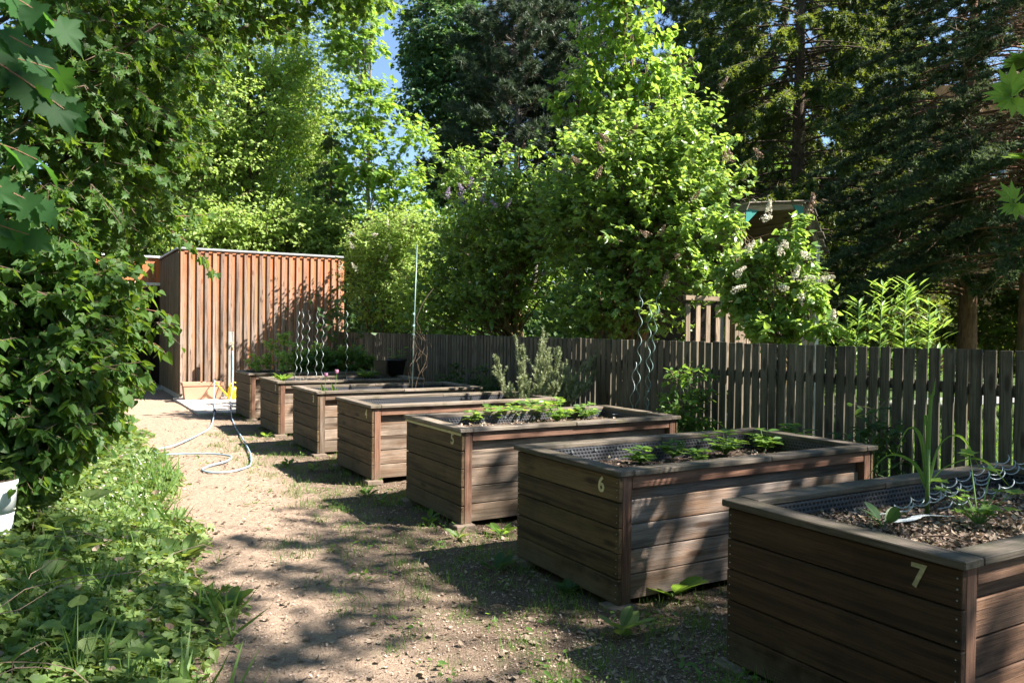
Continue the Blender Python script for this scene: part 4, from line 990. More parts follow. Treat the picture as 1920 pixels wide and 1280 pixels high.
o, P, O = broadleaf('white_flowering_shrub', 'shrub with white flowers leaning over the right corner of the shed', (6.5, 17.0, 0), (6.3, 17, 3.0), .05,
    [E_(710, 470, 18.2, .60, .7, .55), E_(755, 450, 17.8, .6, .7, .55), E_(725, 560, 18.0, .65, .7, .6), E_(780, 440, 17.2, .35, .4, .3), E_(790, 540, 17, .6, .7, .6), E_(672, 520, 18.4, .18, .3, .45)],
    1100, M['leaf_light'], .07, L_OVAL, M['bark_shrub'], 503, 2, 11, .42, .3, None, .1, 50, 6, 'shrub', 'stem', z0=.08, limbr=.5, sunb=1.0, up=.4, lift=.6)
sel = np.array([at(px, py, 16.8+rr.uniform(-.2, .3)) for px, py in ((662, 465), (733, 468), (668, 505), (637, 507), (727, 425), (757, 418), (700, 440), (720, 490), (655, 440))])
panicles(o, rr, sel, rr.normal(size=(len(sel), 3)), M['petal_white'], .16, nfl=60)
o, P, O = broadleaf('white_lilac_bush', 'young lilac with white flower heads in front of the playhouse', (6.9, 6.1, 0), (6.9, 6.0, 2.2), .022,
    [E_(1435, 500, 9.2, .17, .2, .30), E_(1400, 560, 9.3, .22, .25, .16), E_(1500, 555, 9.0, .22, .25, .20), E_(1450, 615, 9.1, .42, .4, .10), E_(1545, 605, 8.9, .10, .15, .10), E_(1428, 425, 9.3, .04, .05, .12), E_(1510, 500, 9.1, .10, .1, .14), E_(1475, 450, 9.2, .16, .2, .10), E_(1375, 500, 9.4, .10, .2, .2), E_(1372, 425, 9.8, .16, .2, .14), E_(1490, 425, 9.3, .08, .1, .08)],
    250, M['leaf_lilac'], .072, L_HEART, M['bark_shrub'], 504, 3, 6, .17, .2, bush, .1, 30, 6, 'bush', 'stem', z0=.05, limbr=.6, sunb=.9, up=.5)
sel = np.array([at(px, py, 8.65+rr.uniform(-.2, .2)) for px, py in ((1432, 410), (1440, 398), (1380, 515), (1400, 470), (1490, 520), (1505, 525), (1465, 540), (1540, 525), (1465, 475), (1470, 455), (1375, 545), (1560, 605), (1500, 560), (1515, 480))])
panicles(o, rr, sel, rr.normal(size=(len(sel), 3))+[.5, 0, 0], M['petal_white'], .13, nfl=130, label='white flower head')
panicles(o, rr, np.array([at(1524, 385, 9.0), at(1518, 400, 9.0)]), np.array([[0, 0, 1.], [.3, 0, 1]]), M['petal_brown'], .13)
# linden: tall bright crown on a clump of yellowish stems
broadleaf('linden_tree', 'tall bright yellow green linden rising above the lilacs on a clump of stems', (8.1, 10.6, 0), tuple(at(1165, 150, 13.2)), .06,
    [E_(1155, 20, 13.2, .38, .5, .8), E_(1215, 110, 13., .45, .5, .50), E_(1105, 130, 13.2, .25, .3, .4), E_(1165, 200, 13.2, .8, .7, .5), E_(1080, 200, 13.3, .3, .3, .3), E_(1190, -60, 13.3, .5, .5, .6), E_(1260, 190, 12.9, .3, .3, .4)],
    230, M['leaf_yellow'], .100, L_HEART, M['bark_shrub'], 505, 3, 8, .45, .5, None, .0, 40, 4, z0=.1, limbr=.35, sunb=.8, up=.5, lift=.8)
# oleander-like plants: upright stems with whorls of narrow leaves
for i, (px, py, lb) in enumerate([(1610, 575, 'leftmost stem of narrow lance leaves above the fence, beside the white lilac'), (1655, 545, 'second stem of narrow lance leaves above the fence from the left'), (1700, 535, 'tallest stem of narrow lance leaves above the fence'), (1742, 580, 'rightmost stem of narrow lance leaves above the fence'), (1590, 620, 'lowest stem of narrow lance leaves above the fence')]):
    rr = rg(520+i); top = at(px, py-10, 8.6+.15*(i % 2)); b0 = np.array([top[0]-.05, top[1], .0]); o = thing('oleander', tuple(b0), lb, 'plant', 'narrow-leaved plants above the fence')
    g = G(); A = curve(b0, top, 0, 8, .01, rr); g.tube(A, np.linspace(.010, .004, 8), 6); part('stem', g, M['stem_green'], o)
    n = 120; f = rr.uniform(.50, 1, n)**.8; q = f*7; j = np.clip(q.astype(int), 0, 6); P = A[j]+(A[j+1]-A[j])*(q-j)[:, None]; a = np.arange(n)*2.1
    side = rr.uniform(0, 1, n) < .35; P = P+np.stack([np.cos(a//2), np.sin(a//2), 0*a], 1)*(side*.12)[:, None]
    D = nrm(np.stack([np.cos(a), np.sin(a), .25+f*.8], 1)); g = G(); g.leaves(P, D, nrm(np.array([0, 0, 1.])-D*.3+rr.normal(0, .2, (n, 3))), rr.uniform(.13, .23, n)*(1.15-.4*f), L_LANCE, np.clip(f-.3+rr.uniform(0, .4, n), 0, 1), 0, rr, .25)
    part('leaves', g, M['leaf_lilac'], o)
# fig branches at the right edge: a small fig tree whose stem stands just outside the picture
fg = thing('fig_tree', (4.75, 1.95, 0), 'fig tree branch tips with lobed bright leaves at the right edge', 'tree'); rr = rg(530)
g = G(); A = catmull([(4.75, 1.95, 0), (4.72, 1.98, 1.2), (4.66, 2.05, 2.2), (4.62, 2.10, 3.2)], 6); g.tube(A, np.linspace(.03, .010, len(A)), 8)
tipsF = [onx(1893, 175, 4.5), onx(1906, 178, 4.55), onx(1900, 375, 4.5), onx(1935, 120, 4.6), onx(1945, 300, 4.6)]
for tp in tipsF: g.tube(catmull([A[np.argmin(abs(A[:, 2]-tp[2]+.25))], tp-[-.08, .02, .10], tp], 5), .008, 6)
part('trunk', g, M['bark_grey'], fg, True)
g = G()
L_FIG = fan([(0, 0), (.22, .0), (.18, .12), (.52, .42), (.30, .46), (.40, .88), (.14, .62), (0, 1.0)], -.05, .3)
def px2(px, py, X): return onx(px, py, X)
for (a, b_, n) in (((1895, 180), (1900, 118), 0), ((1895, 180), (1842, 170), 0), ((1893, 182), (1872, 210), 1), ((1898, 185), (1925, 215), 1), ((1893, 175), (1880, 150), 0), ((1900, 180), (1930, 150), 0), ((1902, 380), (1878, 340), 0), ((1902, 382), (1872, 400), 0), ((1905, 380), (1925, 350), 1), ((1903, 384), (1925, 405), 0)):
    A_, B_ = px2(*a, 4.5), px2(*b_, 4.45); d = B_-A_; L = np.linalg.norm(d)
    g.leaves(A_[None], nrm(d)[None], nrm(np.array([[-.55, -.35, .6+.3*n]])+rr.normal(0, .15, (1, 3))), L*1.0, L_FIG, [rr.uniform(.3, .9)], 0, rr, .15)
    g.sticks(A_[None], (A_+d*.2)[None], .003, .002)
for tp in tipsF[3:]:
    n = 9; a = rr.uniform(0, 6.28, n); g.leaves(np.repeat(tp[None], n, 0), nrm(np.stack([np.cos(a), np.sin(a), .4+0*a], 1)), nrm(rr.normal(size=(n, 3))*.3+[0, 0, 1]), rr.uniform(.12, .2, n), L_FIG, None, 0, rr, .2)
part('crown', g, M['leaf_yellow'], fg)
# bramble and young shoots in the gap between planter 5 and the fence
for i, (px, top, r, n, lb) in enumerate([(1290, 690, .28, 60, 'yellow green shoots climbing between planter 5 and the fence'), (1255, 735, .22, 34, 'small leafy shoot beside the wavy stakes at the fence'), (905, 690, .35, 60, 'dark leafy perennial before the fence behind planter 4'), (850, 690, .3, 40, 'low dark plant in front of the fence behind planter 3'), (1640, 740, .22, 34, 'dark leafy shoots against the fence behind planter 6')]):
    X = 5.52; c = onx(px, 760, X); tz = onx(px, top, X)[2]
    broadleaf('leafy_shoots', lb, (c[0], c[1], 0), (c[0], c[1], tz-.1), .010, [(c[0], c[1], tz-.15, r*.5, r, .15), (c[0], c[1], tz-.45, r*.8, r*1.2, .25), (c[0], c[1], tz-.8, r*.8, r*1.3, .3)], n, M['leaf_mid' if i < 2 else 'leaf_shade'], .075, L_OVAL, M['stem_green'], 540+i, 4, 5, .16,
              group='shoots growing along the fence', cat='plant', trunkname='stem', multi=4, nlimb=16, z0=.2)
# grey bare trunks behind the lilacs
# ------------------------------------------------------------------ foreground maple and shrub on the left
broadleaf('maple_tree', 'large maple overhanging the left side of the path', (-1.6, 9.6, 0), (-.6, 9.2, 8.5), .16,
    [E_(140, 120, 8.3, 1.15, 1.5, 1.0), E_(60, 320, 8.0, .9, 1.3, 1.0), E_(190, 300, 8.4, .65, .9, .8), E_(270, 110, 8.8, .7, .9, .7), E_(380, 0, 9.2, .7, .8, .42), E_(500, -10, 9.4, .5, .6, .32),
     E_(600, -60, 9.8, .7, .8, .45), E_(510, 95, 9.2, .10, .2, .32), E_(300, 240, 8.8, .30, .45, .40), E_(50, 480, 8.0, .7, 1.1, .55), E_(130, 410, 8.2, .30, .5, .25), E_(100, -250, 9.3, 2.6, 2.4, 1.3), E_(430, -260, 10, 2.2, 2.0, 1.3), E_(690, -60, 10.4, .5, .5, .3), E_(270, 410, 8.2, .15, .3, .12)],
    1500, M['leaf_maple'], .088, L_MAPLE, M['bark_dark'], 601, 5, 6, .38, .45, None, .35, 44, z0=.25, nsp=.6, limbr=.3)
broadleaf('hazel_shrub', 'leafy shrub hanging over the left edge of the path below the maple', (-.5, 8.2, .1), (-.2, 7.8, 2.0), .035,
    [E_(70, 580, 7.6, .75, 1.0, .50), E_(70, 600, 7.5, .34, .55, .32), E_(110, 700, 7.2, .55, .7, .40), E_(125, 700, 7.3, .24, .5, .22), E_(40, 800, 7.0, .5, .6, .35), E_(130, 780, 7.0, .26, .4, .14)],
    620, M['leaf_maple'], .075, L_HEART, M['bark_shrub'], 602, 6, 6, .24, .45, None, .3, 34, 6, 'shrub', 'stem', z0=.1, limbr=.5)
# shoots that reach out in front of the shed
def spray(name, label, A, B, n, ls, tm, leaf, seed, sag=.1, cat='branch', group=None, parent=None, up=.8, rad=.006, order=None):
    rr = rg(seed); A, B = np.array(A, float), np.array(B, float); o = parent or thing(name, tuple(A), label, cat, group)
    P = curve(A, B, sag, 10, .01, rr); g = G(); g.tube(P, np.linspace(rad, .0018, 10), 6)
    t = np.linspace(.12, 1, n); q = t*9; j = np.clip(q.astype(int), 0, 8); C = P[j]+(P[j+1]-P[j])*(q-j)[:, None]; T = nrm(P[j+1]-P[j])
    side = nrm(np.cross(T, [0, 0, 1.]))*np.where(np.arange(n) % 2, 1, -1)[:, None]
    D = nrm(T*.5+side*.8+np.array([0, 0, -.45])+rr.normal(0, .22, (n, 3))); sz = ls*rr.uniform(.65, 1.15, n); g.sticks(C, C+D*(sz*.45)[:, None], .0016, .001)
    part('twig', g, M['stem_red'], o); g = G(); g.leaves(C+D*(sz*.42)[:, None], nrm(D+[0, 0, -.25]), nrm(np.array([0, 0, up])+rr.normal(0, .35, (n, 3))-T*.2), sz, tm, None, 0, rr, .25); part('leaves', g, M[leaf], o); return o
sh = 'long leafy shoots reaching in front of the shed'
spray('maple_shoot', 'maple shoot with red stem hanging across the top left of the shed front', at(230, 400, 8.3), at(402, 508, 8.6), 26, .12, L_MAPLE, 'leaf_maple', 610, .12, group=sh)
spray('maple_shoot', 'maple shoot reaching right just above the shed roof', at(250, 440, 8.4), at(385, 402, 8.6), 22, .11, L_MAPLE, 'leaf_maple', 611, .05, group=sh)
spray('maple_shoot', 'leafy shoot ending before the shed side wall at mid height', at(150, 620, 7.4), at(318, 590, 7.7), 26, .10, L_HEART, 'leaf_maple', 612, .10, group=sh)
spray('maple_shoot', 'leafy shoot drooping before the dark porch', at(150, 640, 7.4), at(305, 655, 7.6), 26, .10, L_HEART, 'leaf_maple', 613, .10, group=sh)
spray('maple_shoot', 'lowest leafy shoot drooping over the path edge', at(110, 690, 7.1), at(240, 745, 7.2), 26, .10, L_HEART, 'leaf_maple', 614, .14, group=sh)
spray('maple_shoot', 'maple shoot hanging down over the background trees at top centre left', at(360, -30, 8.9), at(470, 120, 9), 26, .12, L_MAPLE, 'leaf_yellow', 615, .10, group=sh)
spray('maple_shoot', 'topmost bright maple shoot ending near the gap of sky', at(560, -60, 9.6), at(742, 8, 10), 34, .11, L_MAPLE, 'leaf_yellow', 616, .10, group=sh)
# close branches of a young maple standing just left of the picture
ym = thing('young_maple', (-.75, 1.95, .1), 'close bluish green maple branches at the top left corner', 'tree'); rr = rg(620)
g = G(); A = catmull([(-.75, 1.95, .1), (-.72, 1.98, 1.0), (-.66, 2.0, 2.0), (-.6, 2.02, 3.0)], 6); g.tube(A, np.linspace(.022, .008, len(A)), 8); part('trunk', g, M['bark_grey'], ym, True)
def ndist(px, py, Y):
    d = CF*F_PX+CR*(px-960)+CU*(640-py); return np.array([0, 0, HC])+d*(Y/d[1])
g = G(); gl = G()
for (p0, p1, Y, n) in (((-260, -60), (105, 40), 2.0, 7), ((-260, 20), (120, 205), 1.9, 8), ((-260, 120), (100, 130), 2.2, 6), ((-260, 240), (70, 300), 2.1, 6), ((-250, 330), (75, 385), 2.1, 6), ((-250, 60), (60, 90), 1.8, 5), ((-260, 430), (55, 440), 2.3, 5)):
    a, b_ = ndist(*p0, Y), ndist(*p1, Y); P = curve(a, b_, .03, 9, .004, rr); g.tube(P, np.linspace(.0028, .001, 9), 5); g.tube(curve(A[np.argmin(abs(A[:, 2]-a[2]))], a, .02, 5), .005, 5)
    t = np.linspace(.45, 1, n); q = t*8; j = np.clip(q.astype(int), 0, 7); C = P[j]+(P[j+1]-P[j])*(q-j)[:, None]; T = nrm(P[j+1]-P[j]); side = np.where(np.arange(n) % 2, 1, -1)[:, None]*np.array([[0, 1, .1]])
    D = nrm(T*.9+side*.35+np.array([0, 0, -.45])+rr.normal(0, .15, (n, 3))); gl.leaves(C, D, nrm(np.array([-.35, -.5, .8])+rr.normal(0, .25, (n, 3))), rr.uniform(.060, .092, n), L_MAPLE_HI, None, 0, rr, .35)
part('twig', g, M['stem_red'], ym); part('crown', gl, M['leaf_near'], ym, True)

# ------------------------------------------------------------------ background trees
def BL(name, label, px, dist, top, r0, ells, ncl, leaf, ls, seed, **k):
    b = at(px, 700, dist); b[2] = 0; t = at(px, top, dist)
    kw = dict(ntwig=5, nleaf=7, twl=.75, droop=.2, nlimb=40, z0=.2, limbr=.25); kw.update(k)
    tm = kw.pop('tm', L_DIAM); bm = kw.pop('bark', M['bark_dark'])
    return broadleaf(name, label, tuple(b), tuple(t), r0, ells, ncl, leaf, ls, tm, bm, seed, **kw)
BL('hornbeam_tree', 'pale green tree with layered foliage behind the shed, leftmost of the sunny trees', 322, 27, 60, .22, [E_(330, 230, 27, 2.2, 2.2, 1.6), E_(270, 330, 26.5, 1.8, 1.8, 1.1), E_(380, 350, 27, 1.9, 1.8, .9), E_(320, 60, 27, 2.4, 2.2, 1.8), E_(250, 150, 27, 1.8, 1.8, 1.8)],
   850, M['leaf_light'], .125, 701, flat=.3, shell=.4, sunb=2.4, up=.1)
BL('hornbeam_tree', 'pale green sunny tree behind the shed roof', 470, 26, 60, .2, [E_(450, 200, 26, 2.0, 2., 1.5), E_(520, 290, 26, 1.6, 1.6, 1.2), E_(420, 330, 25.5, 1.5, 1.5, .9), E_(480, 90, 26, 1.7, 1.7, 1.4), E_(560, 190, 26.5, 1.3, 1.3, 1.6), E_(450, 420, 25, 1.9, 1.5, .5), E_(600, 110, 27, 1.0, 1.0, 1.2)],
   850, M['leaf_light'], .12, 702, flat=.3, shell=.4, sunb=2.4, up=.1)
BL('hazel_thicket', 'low yellow green thicket showing just above the shed roof', 520, 24.5, 400, .08, [E_(380, 448, 24.5, 1.2, 1., .45), E_(470, 440, 24.5, 1.3, 1., .5), E_(580, 430, 24.5, 1.2, 1., .7), E_(640, 440, 24, .8, .8, .7)],
   380, M['leaf_light'], .13, 703, flat=.4, sunb=1.2, up=.3, cat='shrub', trunkname='stem', multi=5)
conifer('pale_spruce', 'pale green young spruce between the sunny trees and the sky gap', at(618, 700, 25)*[1, 1, 0], 7.6, .11, .6, 1.9, M['needle_pale'], M['bark_red'], 704, nbr=150, nbl=24, nn=30, nl=.10, nw=.03, up=.25, sag=.45, bl=.26, hang=.55)
BL('young_maple_tree', 'bright yellow green young maple beside the gap of blue sky', 695, 24, 60, .10, [E_(665, 60, 24, .65, .8, 1.3), E_(685, 200, 24, .70, .8, .8), E_(660, -30, 24.5, .8, .8, .9), E_(690, 300, 23.5, .8, .8, .6), E_(760, 340, 22.5, .75, .7, .45), E_(770, 250, 22.5, .55, .5, .25), E_(740, 420, 22.5, .9, .8, .55)],
   330, M['leaf_yellow'], .15, 705, tm=L_MAPLE, shell=.2, bark=M['bark_grey'], ntwig=4, nleaf=6, twl=.55, sunb=1.)
BL('ash_tree', 'tall blue green tree right of the gap of sky', 870, 34, -60, .28, [E_(830, 60, 34, 1.7, 1.7, 1.9), E_(800, 190, 33.5, 1.1, 1.1, .9), E_(880, 150, 34, 1.9, 1.8, 2.0), E_(840, -80, 35, 2.2, 2., 1.8), E_(880, 260, 33.5, 1.4, 1.4, 1.0), E_(790, 110, 33.5, .6, .6, .5), E_(830, 330, 33, .9, .9, .8)],
   1150, M['leaf_blue'], .20, 706, flat=.35, shell=.3, sunb=1.)
pine_b = at(965, 700, 25)*[1, 1, 0]
conifer('black_pine', 'dark pine with grey trunk standing above the lilacs', pine_b, 12.4, .20, 5.0, 3.0, M['needle_pine'], M['bark_grey'], 707, nbr=170, nbl=44, nn=46, nl=.17, nw=.022, style='pine', up=.35, sag=.15, power=.35, bl=.18, dead=True)
for px, dist, lb, sd in ((1000, 27, 'slim grey trunked pine just right of the dark pine', 708), (1080, 26, 'thin grey trunk pine behind the middle of the lilacs', 709)):
    conifer('black_pine', lb, at(px, 700, dist)*[1, 1, 0], 13.5, .15, 7.5, 2.2, M['needle_pine'], M['bark_grey'], sd, nbr=90, nbl=24, nn=34, nl=.20, nw=.022, style='pine', up=.35, sag=.1, power=.3, bl=.2, group='slim pines')
conifer('grey_pine', 'hazy grey green pine in the gap right of the linden top', at(1290, 700, 30)*[1, 1, 0], 14.5, .2, 5.0, 3.2, M['needle_blue'], M['bark_grey'], 710, nbr=170, nbl=40, nn=40, nl=.18, nw=.026, style='pine', up=.3, sag=.1, power=.3, bl=.18)
conifer('norway_spruce', 'huge dark spruce with hanging branchlets right of the lilacs', at(1490, 700, 20.5)*[1, 1, 0], 14, .26, 1.6, 3.9, M['needle_dark'], M['bark_dark'], 711, nbr=330, nbl=58, nn=44, nl=.10, nw=.030, up=.12, sag=.40, power=.38, bl=.15, hang=1.5, dead=True)
conifer('norway_spruce', 'dark spruce between the lilacs and the huge spruce', at(1350, 700, 25)*[1, 1, 0], 14, .2, 2.0, 3.2, M['needle_dark'], M['bark_dark'], 712, nbr=260, nbl=46, nn=40, nl=.12, nw=.034, up=.12, sag=.40, power=.5, bl=.17, hang=1.4)
conifer('norway_spruce', 'farther dark spruce between the huge spruce and the blue one', at(1625, 700, 26)*[1, 1, 0], 16, .2, 1.5, 3.0, M['needle_dark'], M['bark_dark'], 713, nbr=260, nbl=46, nn=40, nl=.12, nw=.034, up=.12, sag=.40, power=.5, bl=.17, hang=1.3)
conifer('blue_spruce', 'blue grey spruce with many dead inner twigs above the right end of the fence', at(1812, 700, 17)*[1, 1, 0], 10.6, .19, 2.3, 3.2, M['needle_blue'], M['bark_red'], 714, nbr=240, nbl=54, nn=46, nl=.075, nw=.024, style='flat', up=.22, sag=.42, power=.5, bl=.16, dead=True)
conifer('blue_spruce', 'brown barked spruce at the right edge behind the fig leaves', at(1925, 700, 14)*[1, 1, 0], 8.3, .16, 2.6, 2.4, M['needle_blue'], M['bark_red'], 715, nbr=170, nbl=50, nn=40, nl=.065, nw=.022, style='flat', up=.15, sag=.4, power=.5, bl=.16, dead=True)
# far wood
def wood_mass(name, seed, arcs, n, ls, leaf):
    rr = rg(seed); g = G()
    for (p0, p1, d0, d1, z0, z1, k) in arcs:
        px = rr.uniform(p0, p1, k); P = np.array([at(x, 640, 1.)-[0, 0, HC] for x in px]); P[:, 2] = 0; P = nrm(P); dd = rr.uniform(d0, d1, k)
        zt = z1*(.8+.2*np.sin(px*.031+seed)*np.sin(px*.0113+1))
        z = z0+(zt-z0)*rr.uniform(0, 1, k)**.8; C = P*dd[:, None]; C[:, 2] = z
        m_ = 26; off = rr.normal(size=(k, m_, 3))*[.55, .55, .35]; Q = (C[:, None]+off).reshape(-1, 3)
        g.leaves(Q, nrm(rr.normal(size=Q.shape)+[0, 0, -.3]), nrm(rr.normal(size=Q.shape)*.7+[0, 0, .8]), ls*rr.uniform(.6, 1.3, len(Q)), L_DIAM, np.repeat(rr.uniform(0, 1, k), m_)*.7+rr.uniform(0, .3, len(Q)), 0, rr)
    return single(name, g, leaf, (0, 0, 0), 'deep green wood closing the view behind the trees', 'wood', kind='stuff')
wood_mass('woodland', 720, [(-150, 790, 34, 46, 0, 7.5, 2600), (790, 1700, 38, 50, 0, 12, 2600), (100, 640, 32, 40, 6, 13, 900), (1180, 1500, 40, 48, 8, 15, 500)], 0, .26, M['leaf_mid'])
broadleaf('yew_shrub', 'dark shrub beneath the conifers at the right edge', tuple(at(1890, 700, 19)*[1, 1, 0]), tuple(at(1890, 560, 19)), .05, [E_(1890, 590, 19, 1.1, 1.1, 1.2), E_(1830, 640, 20, .8, .8, .7), E_(1960, 560, 19, 1.2, 1.2, 1.5)], 420, M['needle_dark'], .10, L_OVAL, M['bark_dark'], 722, 6, 7, .3, cat='shrub', trunkname='stem', multi=4)
wood_mass('undergrowth', 721, [(640, 1330, 17.5, 26, 0, 2.6, 1300), (230, 640, 25, 30, 0, 3.2, 500)], 0, .14, M['leaf_shade'])
# shade trees outside the picture whose shadows fall on the foreground
SH = [(x-.8, y-1.6, z, a_, b_, c_) for x, y, z, a_, b_, c_ in ((8.2, .9, 8.8, 2.0, 1.7, 1.1), (11., 1.0, 9.2, 2.2, 1.8, 1.3), (7.2, -2.0, 8.6, 2.1, 1.9, 1.1), (10.2, -2.0, 9.2, 2.6, 2.3, 1.5), (13.2, -.6, 9.4, 2.5, 2.5, 1.6), (9.3, -4.8, 8.8, 3., 2.5, 1.6), (13., -4.5, 9.6, 3.0, 3.2, 2.0), (5.6, -4.0, 8.6, 2., 2., 1.1), (5.9, -.9, 9.2, 1.5, 1.5, .9), (5.4, 1.4, 9.0, 1.2, 1.3, .7), (5.2, 3.2, 10.6, 1.2, 1.3, .7), (5.1, 5.6, 10.7, 1.4, 1.4, .7), (3.6, 6.8, 10.9, 1.2, 1.3, .7), (4.4, 4.4, 10.2, 1.1, 1.2, .6), (7.4, .2, 9.4, 1.6, 1.4, .8), (6.3, 4.4, 11.2, 1.5, 1.7, .9), (4.6, 5.4, 11.4, 1.6, 1.6, .9), (7.0, 2.4, 10.2, 1.3, 1.3, .8))]
broadleaf('walnut_tree', 'tall walnut standing outside the picture that shades the nearest planters', (12.0, -4.2, 0), (11.5, -4.0, 10), .22, SH, 485, M['leaf_mid'], .17, L_OVAL, M['bark_dark'], 730, 6, 7, .55, .2, None, .1, 56, flat=.5)

# ------------------------------------------------------------------ building far behind
bd = thing('apartment_building', tuple(at(1850, 700, 40)*[1, 1, 0]), 'orange rendered apartment building seen through the conifers at the right', 'building')
cB = at(1850, 700, 40)*[1, 1, 0]; th = math.radians(-38); ux = np.array([math.cos(th), math.sin(th), 0]); uy = np.array([-math.sin(th), math.cos(th), 0]); Rb = np.stack([ux, uy, [0, 0, 1]], 1)
def bb(g, u, v, z, du, dv, dz, **k): g.box(tuple(cB+ux*u+uy*v+np.array([0, 0, z])), (du, dv, dz), 0, .005, rot=Rb, **k)
g = G(); bb(g, 7.2, 5, 6.2, 22, 9.7, 12.4); part('wall', g, M['facade'], bd)
for i in range(6):
    for j in range(2):
        u = -2.9+i*2.9; z = 6.1+j*2.95; g = G()
        for (a, b_, c, d) in ((u-.62, z, .09, 1.5), (u+.62, z, .09, 1.5), (u, z-.72, 1.3, .09), (u, z+.72, 1.3, .09), (u, z, .06, 1.4)): bb(g, a, .12-.03, b_, c, .08, d)
        w_ = part('window', g, M['white_metal'], bd); g = G(); bb(g, u, .13, z, 1.22, .03, 1.42); part('pane', g, M['pane'], w_)
g = G(); g.tube([tuple(cB+ux*-1.1-uy*(-.05)+[0, 0, .0]), tuple(cB+ux*-1.1+uy*.05+[0, 0, 14])], .07, 8); part('downpipe', g, M['white_metal'], bd)
g = G(); c = at(1790, 632, 36); g.box(tuple(c), (.35, .03, .28), 0, rot=Rb); g.tube([(c[0], c[1]+.05, 0), (c[0], c[1]+.05, c[2])], .03, 6)
single('notice_board', g, M['blue_sign'], tuple(c), 'small pale blue sign in front of the orange building', 'sign')
g = G(); a = onz(1500, 760, .01); K = [onz(x, y, .0) for x, y in ((1560, 778), (2100, 742))]; d = nrm(K[1]-K[0]); s_ = np.array([-d[1], d[0], 0])
V = np.array([K[0]-d*3, K[1]+d*14, K[1]+d*14+s_*1.6, K[0]-d*3+s_*1.6]); V[:, 2] = .012; g.add(V, [[0, 1, 2, 3]]); single('park_path', g, M['asphalt'], (0, 0, 0), kind='structure')

# ------------------------------------------------------------------ low growth and clutter on the ground
rr = rg(801)
n = 120000; Y = 1.9+18*rr.uniform(0, 1, n)**1.3; X = edge_x(Y)-rr.uniform(-.06, 1, n)**1.15*(2.6+.12*Y)*1.0
X = X+rr.normal(0, .05, n)+.10*np.sin(Y*3.1)
z0 = gz(X, Y); dens = np.sin(X*3.3+Y*1.3)*np.sin(Y*2.1-X*1.7); hgt = .05+.16*np.clip((edge_x(Y)-X)/.8, 0, 1)*(.65+.35*dens)
keep = rr.uniform(0, 1, n) < np.where(edge_x(Y)-X < .15, .35, 1); X, Y, z0, hgt = X[keep], Y[keep], z0[keep], hgt[keep]; n = len(X)
Pz = z0+hgt*rr.uniform(.1, 1.15, n); P = np.stack([X, Y, Pz], 1); D = nrm(rr.normal(size=(n, 3))*[1, 1, .35]+[.25, -.1, -.3]); Nn = nrm(rr.normal(size=(n, 3))*.55+[.1, -.1, 1])
hgt_ = 1; S = rr.uniform(.028, .068, n)*np.where(rr.uniform(0, 1, n) < .06, 1.5, 1)*np.interp(Y, [3, 7, 16], [1, 1.25, 1.9]); pot_ = (X < .05) & (Y > 4.9) & (Y < 6.45); P[pot_, 2] = z0[pot_]+.3*(P[pot_, 2]-z0[pot_]); third = rr.integers(0, 10, n)
g = G()
for tm, s_ in ((L_IVY, third < 5), (L_OVAL, (third >= 5) & (third < 8)), (L_HEART, third >= 8)): g.leaves(P[s_], D[s_], Nn[s_], S[s_], tm, None, 0, rr, .2)
k = rr.choice(n, 5000); g.sticks(np.stack([X[k], Y[k], z0[k]], 1), P[k], .0018, .001, 1)
single('ground_cover', g, [M['leaf_cover'], M['stem_green']], (0, 0, 0), 'ivy and low leafy weeds covering the bank left of the path', 'ground cover', kind='stuff')
g = G(); k = rr.choice(n, 3600); g.leaves(P[k]+[0, 0, .006], D[k], nrm(Nn[k]+rr.normal(size=(3600, 3))*.5), S[k]*.9, L_CURL, None, 0, rr); k = rr.choice(n, 9000)
g.leaves(np.stack([X[k], Y[k], z0[k]+.01], 1), nrm(rr.normal(size=(9000, 3))*[1, 1, .1]), nrm(rr.normal(size=(9000, 3))*.3+[0, 0, 1]), S[k]*.8, L_CURL, None, 0, rr)
single('leaf_litter', g, M['litter'], (0, 0, 0), 'brown dead leaves under and among the ground cover', 'leaf litter', kind='stuff')
# trailing stems
g = G()
for i in range(26):
    y = rr.uniform(2.6, 7.5); x = edge_x(y)-rr.uniform(.1, 1.6); a = np.array([x, y, gz(x, y)+.10]); b_ = a+[rr.normal(0, .35), rr.normal(0, .35), rr.uniform(-.02, .16)]; g.tube(curve(a, b_, .07, 7, .01, rr), .0022, 4)
single('trailing_stems', g, M['litter'], (0, 0, 0), 'thin trailing stems among the ground cover', 'stems', kind='stuff')
# ivy climbing the dark stump behind the pot
# bark chips, leaves and grass on the path
rr = rg(802); n = 70000; Y = 2.2+13*rr.uniform(0, 1, n)**1.7; X = edge_x(Y)-.5+rr.uniform(0, 1, n)*(3.6+.1*Y)
inb = np.zeros(n, bool)
for k, (bx, by) in BOX.items(): inb |= (X > bx+.03) & (X < bx+PL-.03) & (Y > by+.03) & (Y < by+PW-.03)
X, Y = X[~inb & (X < 5.8)], Y[~inb & (X < 5.8)]; n = len(X); P = np.stack([X, Y, gz(X, Y)+rr.uniform(.002, .012, n)], 1)
g = G(); g.leaves(P, nrm(rr.normal(size=(n, 3))*[1, 1, .12]), nrm(rr.normal(size=(n, 3))*.30+[0, 0, 1]), rr.uniform(.004, .016, n)*np.where(rr.uniform(0, 1, n) < .06, 1.8, 1), L_CHIP, None, 0, rr); single('bark_chips', g, M['chip'], (0, 0, 0), 'bark chips strewn over the path and between the planters', 'bark chips', kind='stuff')
n = 2600; Y = 2.2+11*rr.uniform(0, 1, n)**1.5; X = edge_x(Y)-.3+rr.uniform(0, 1, n)**.7*3.2; ok = np.ones(n, bool)
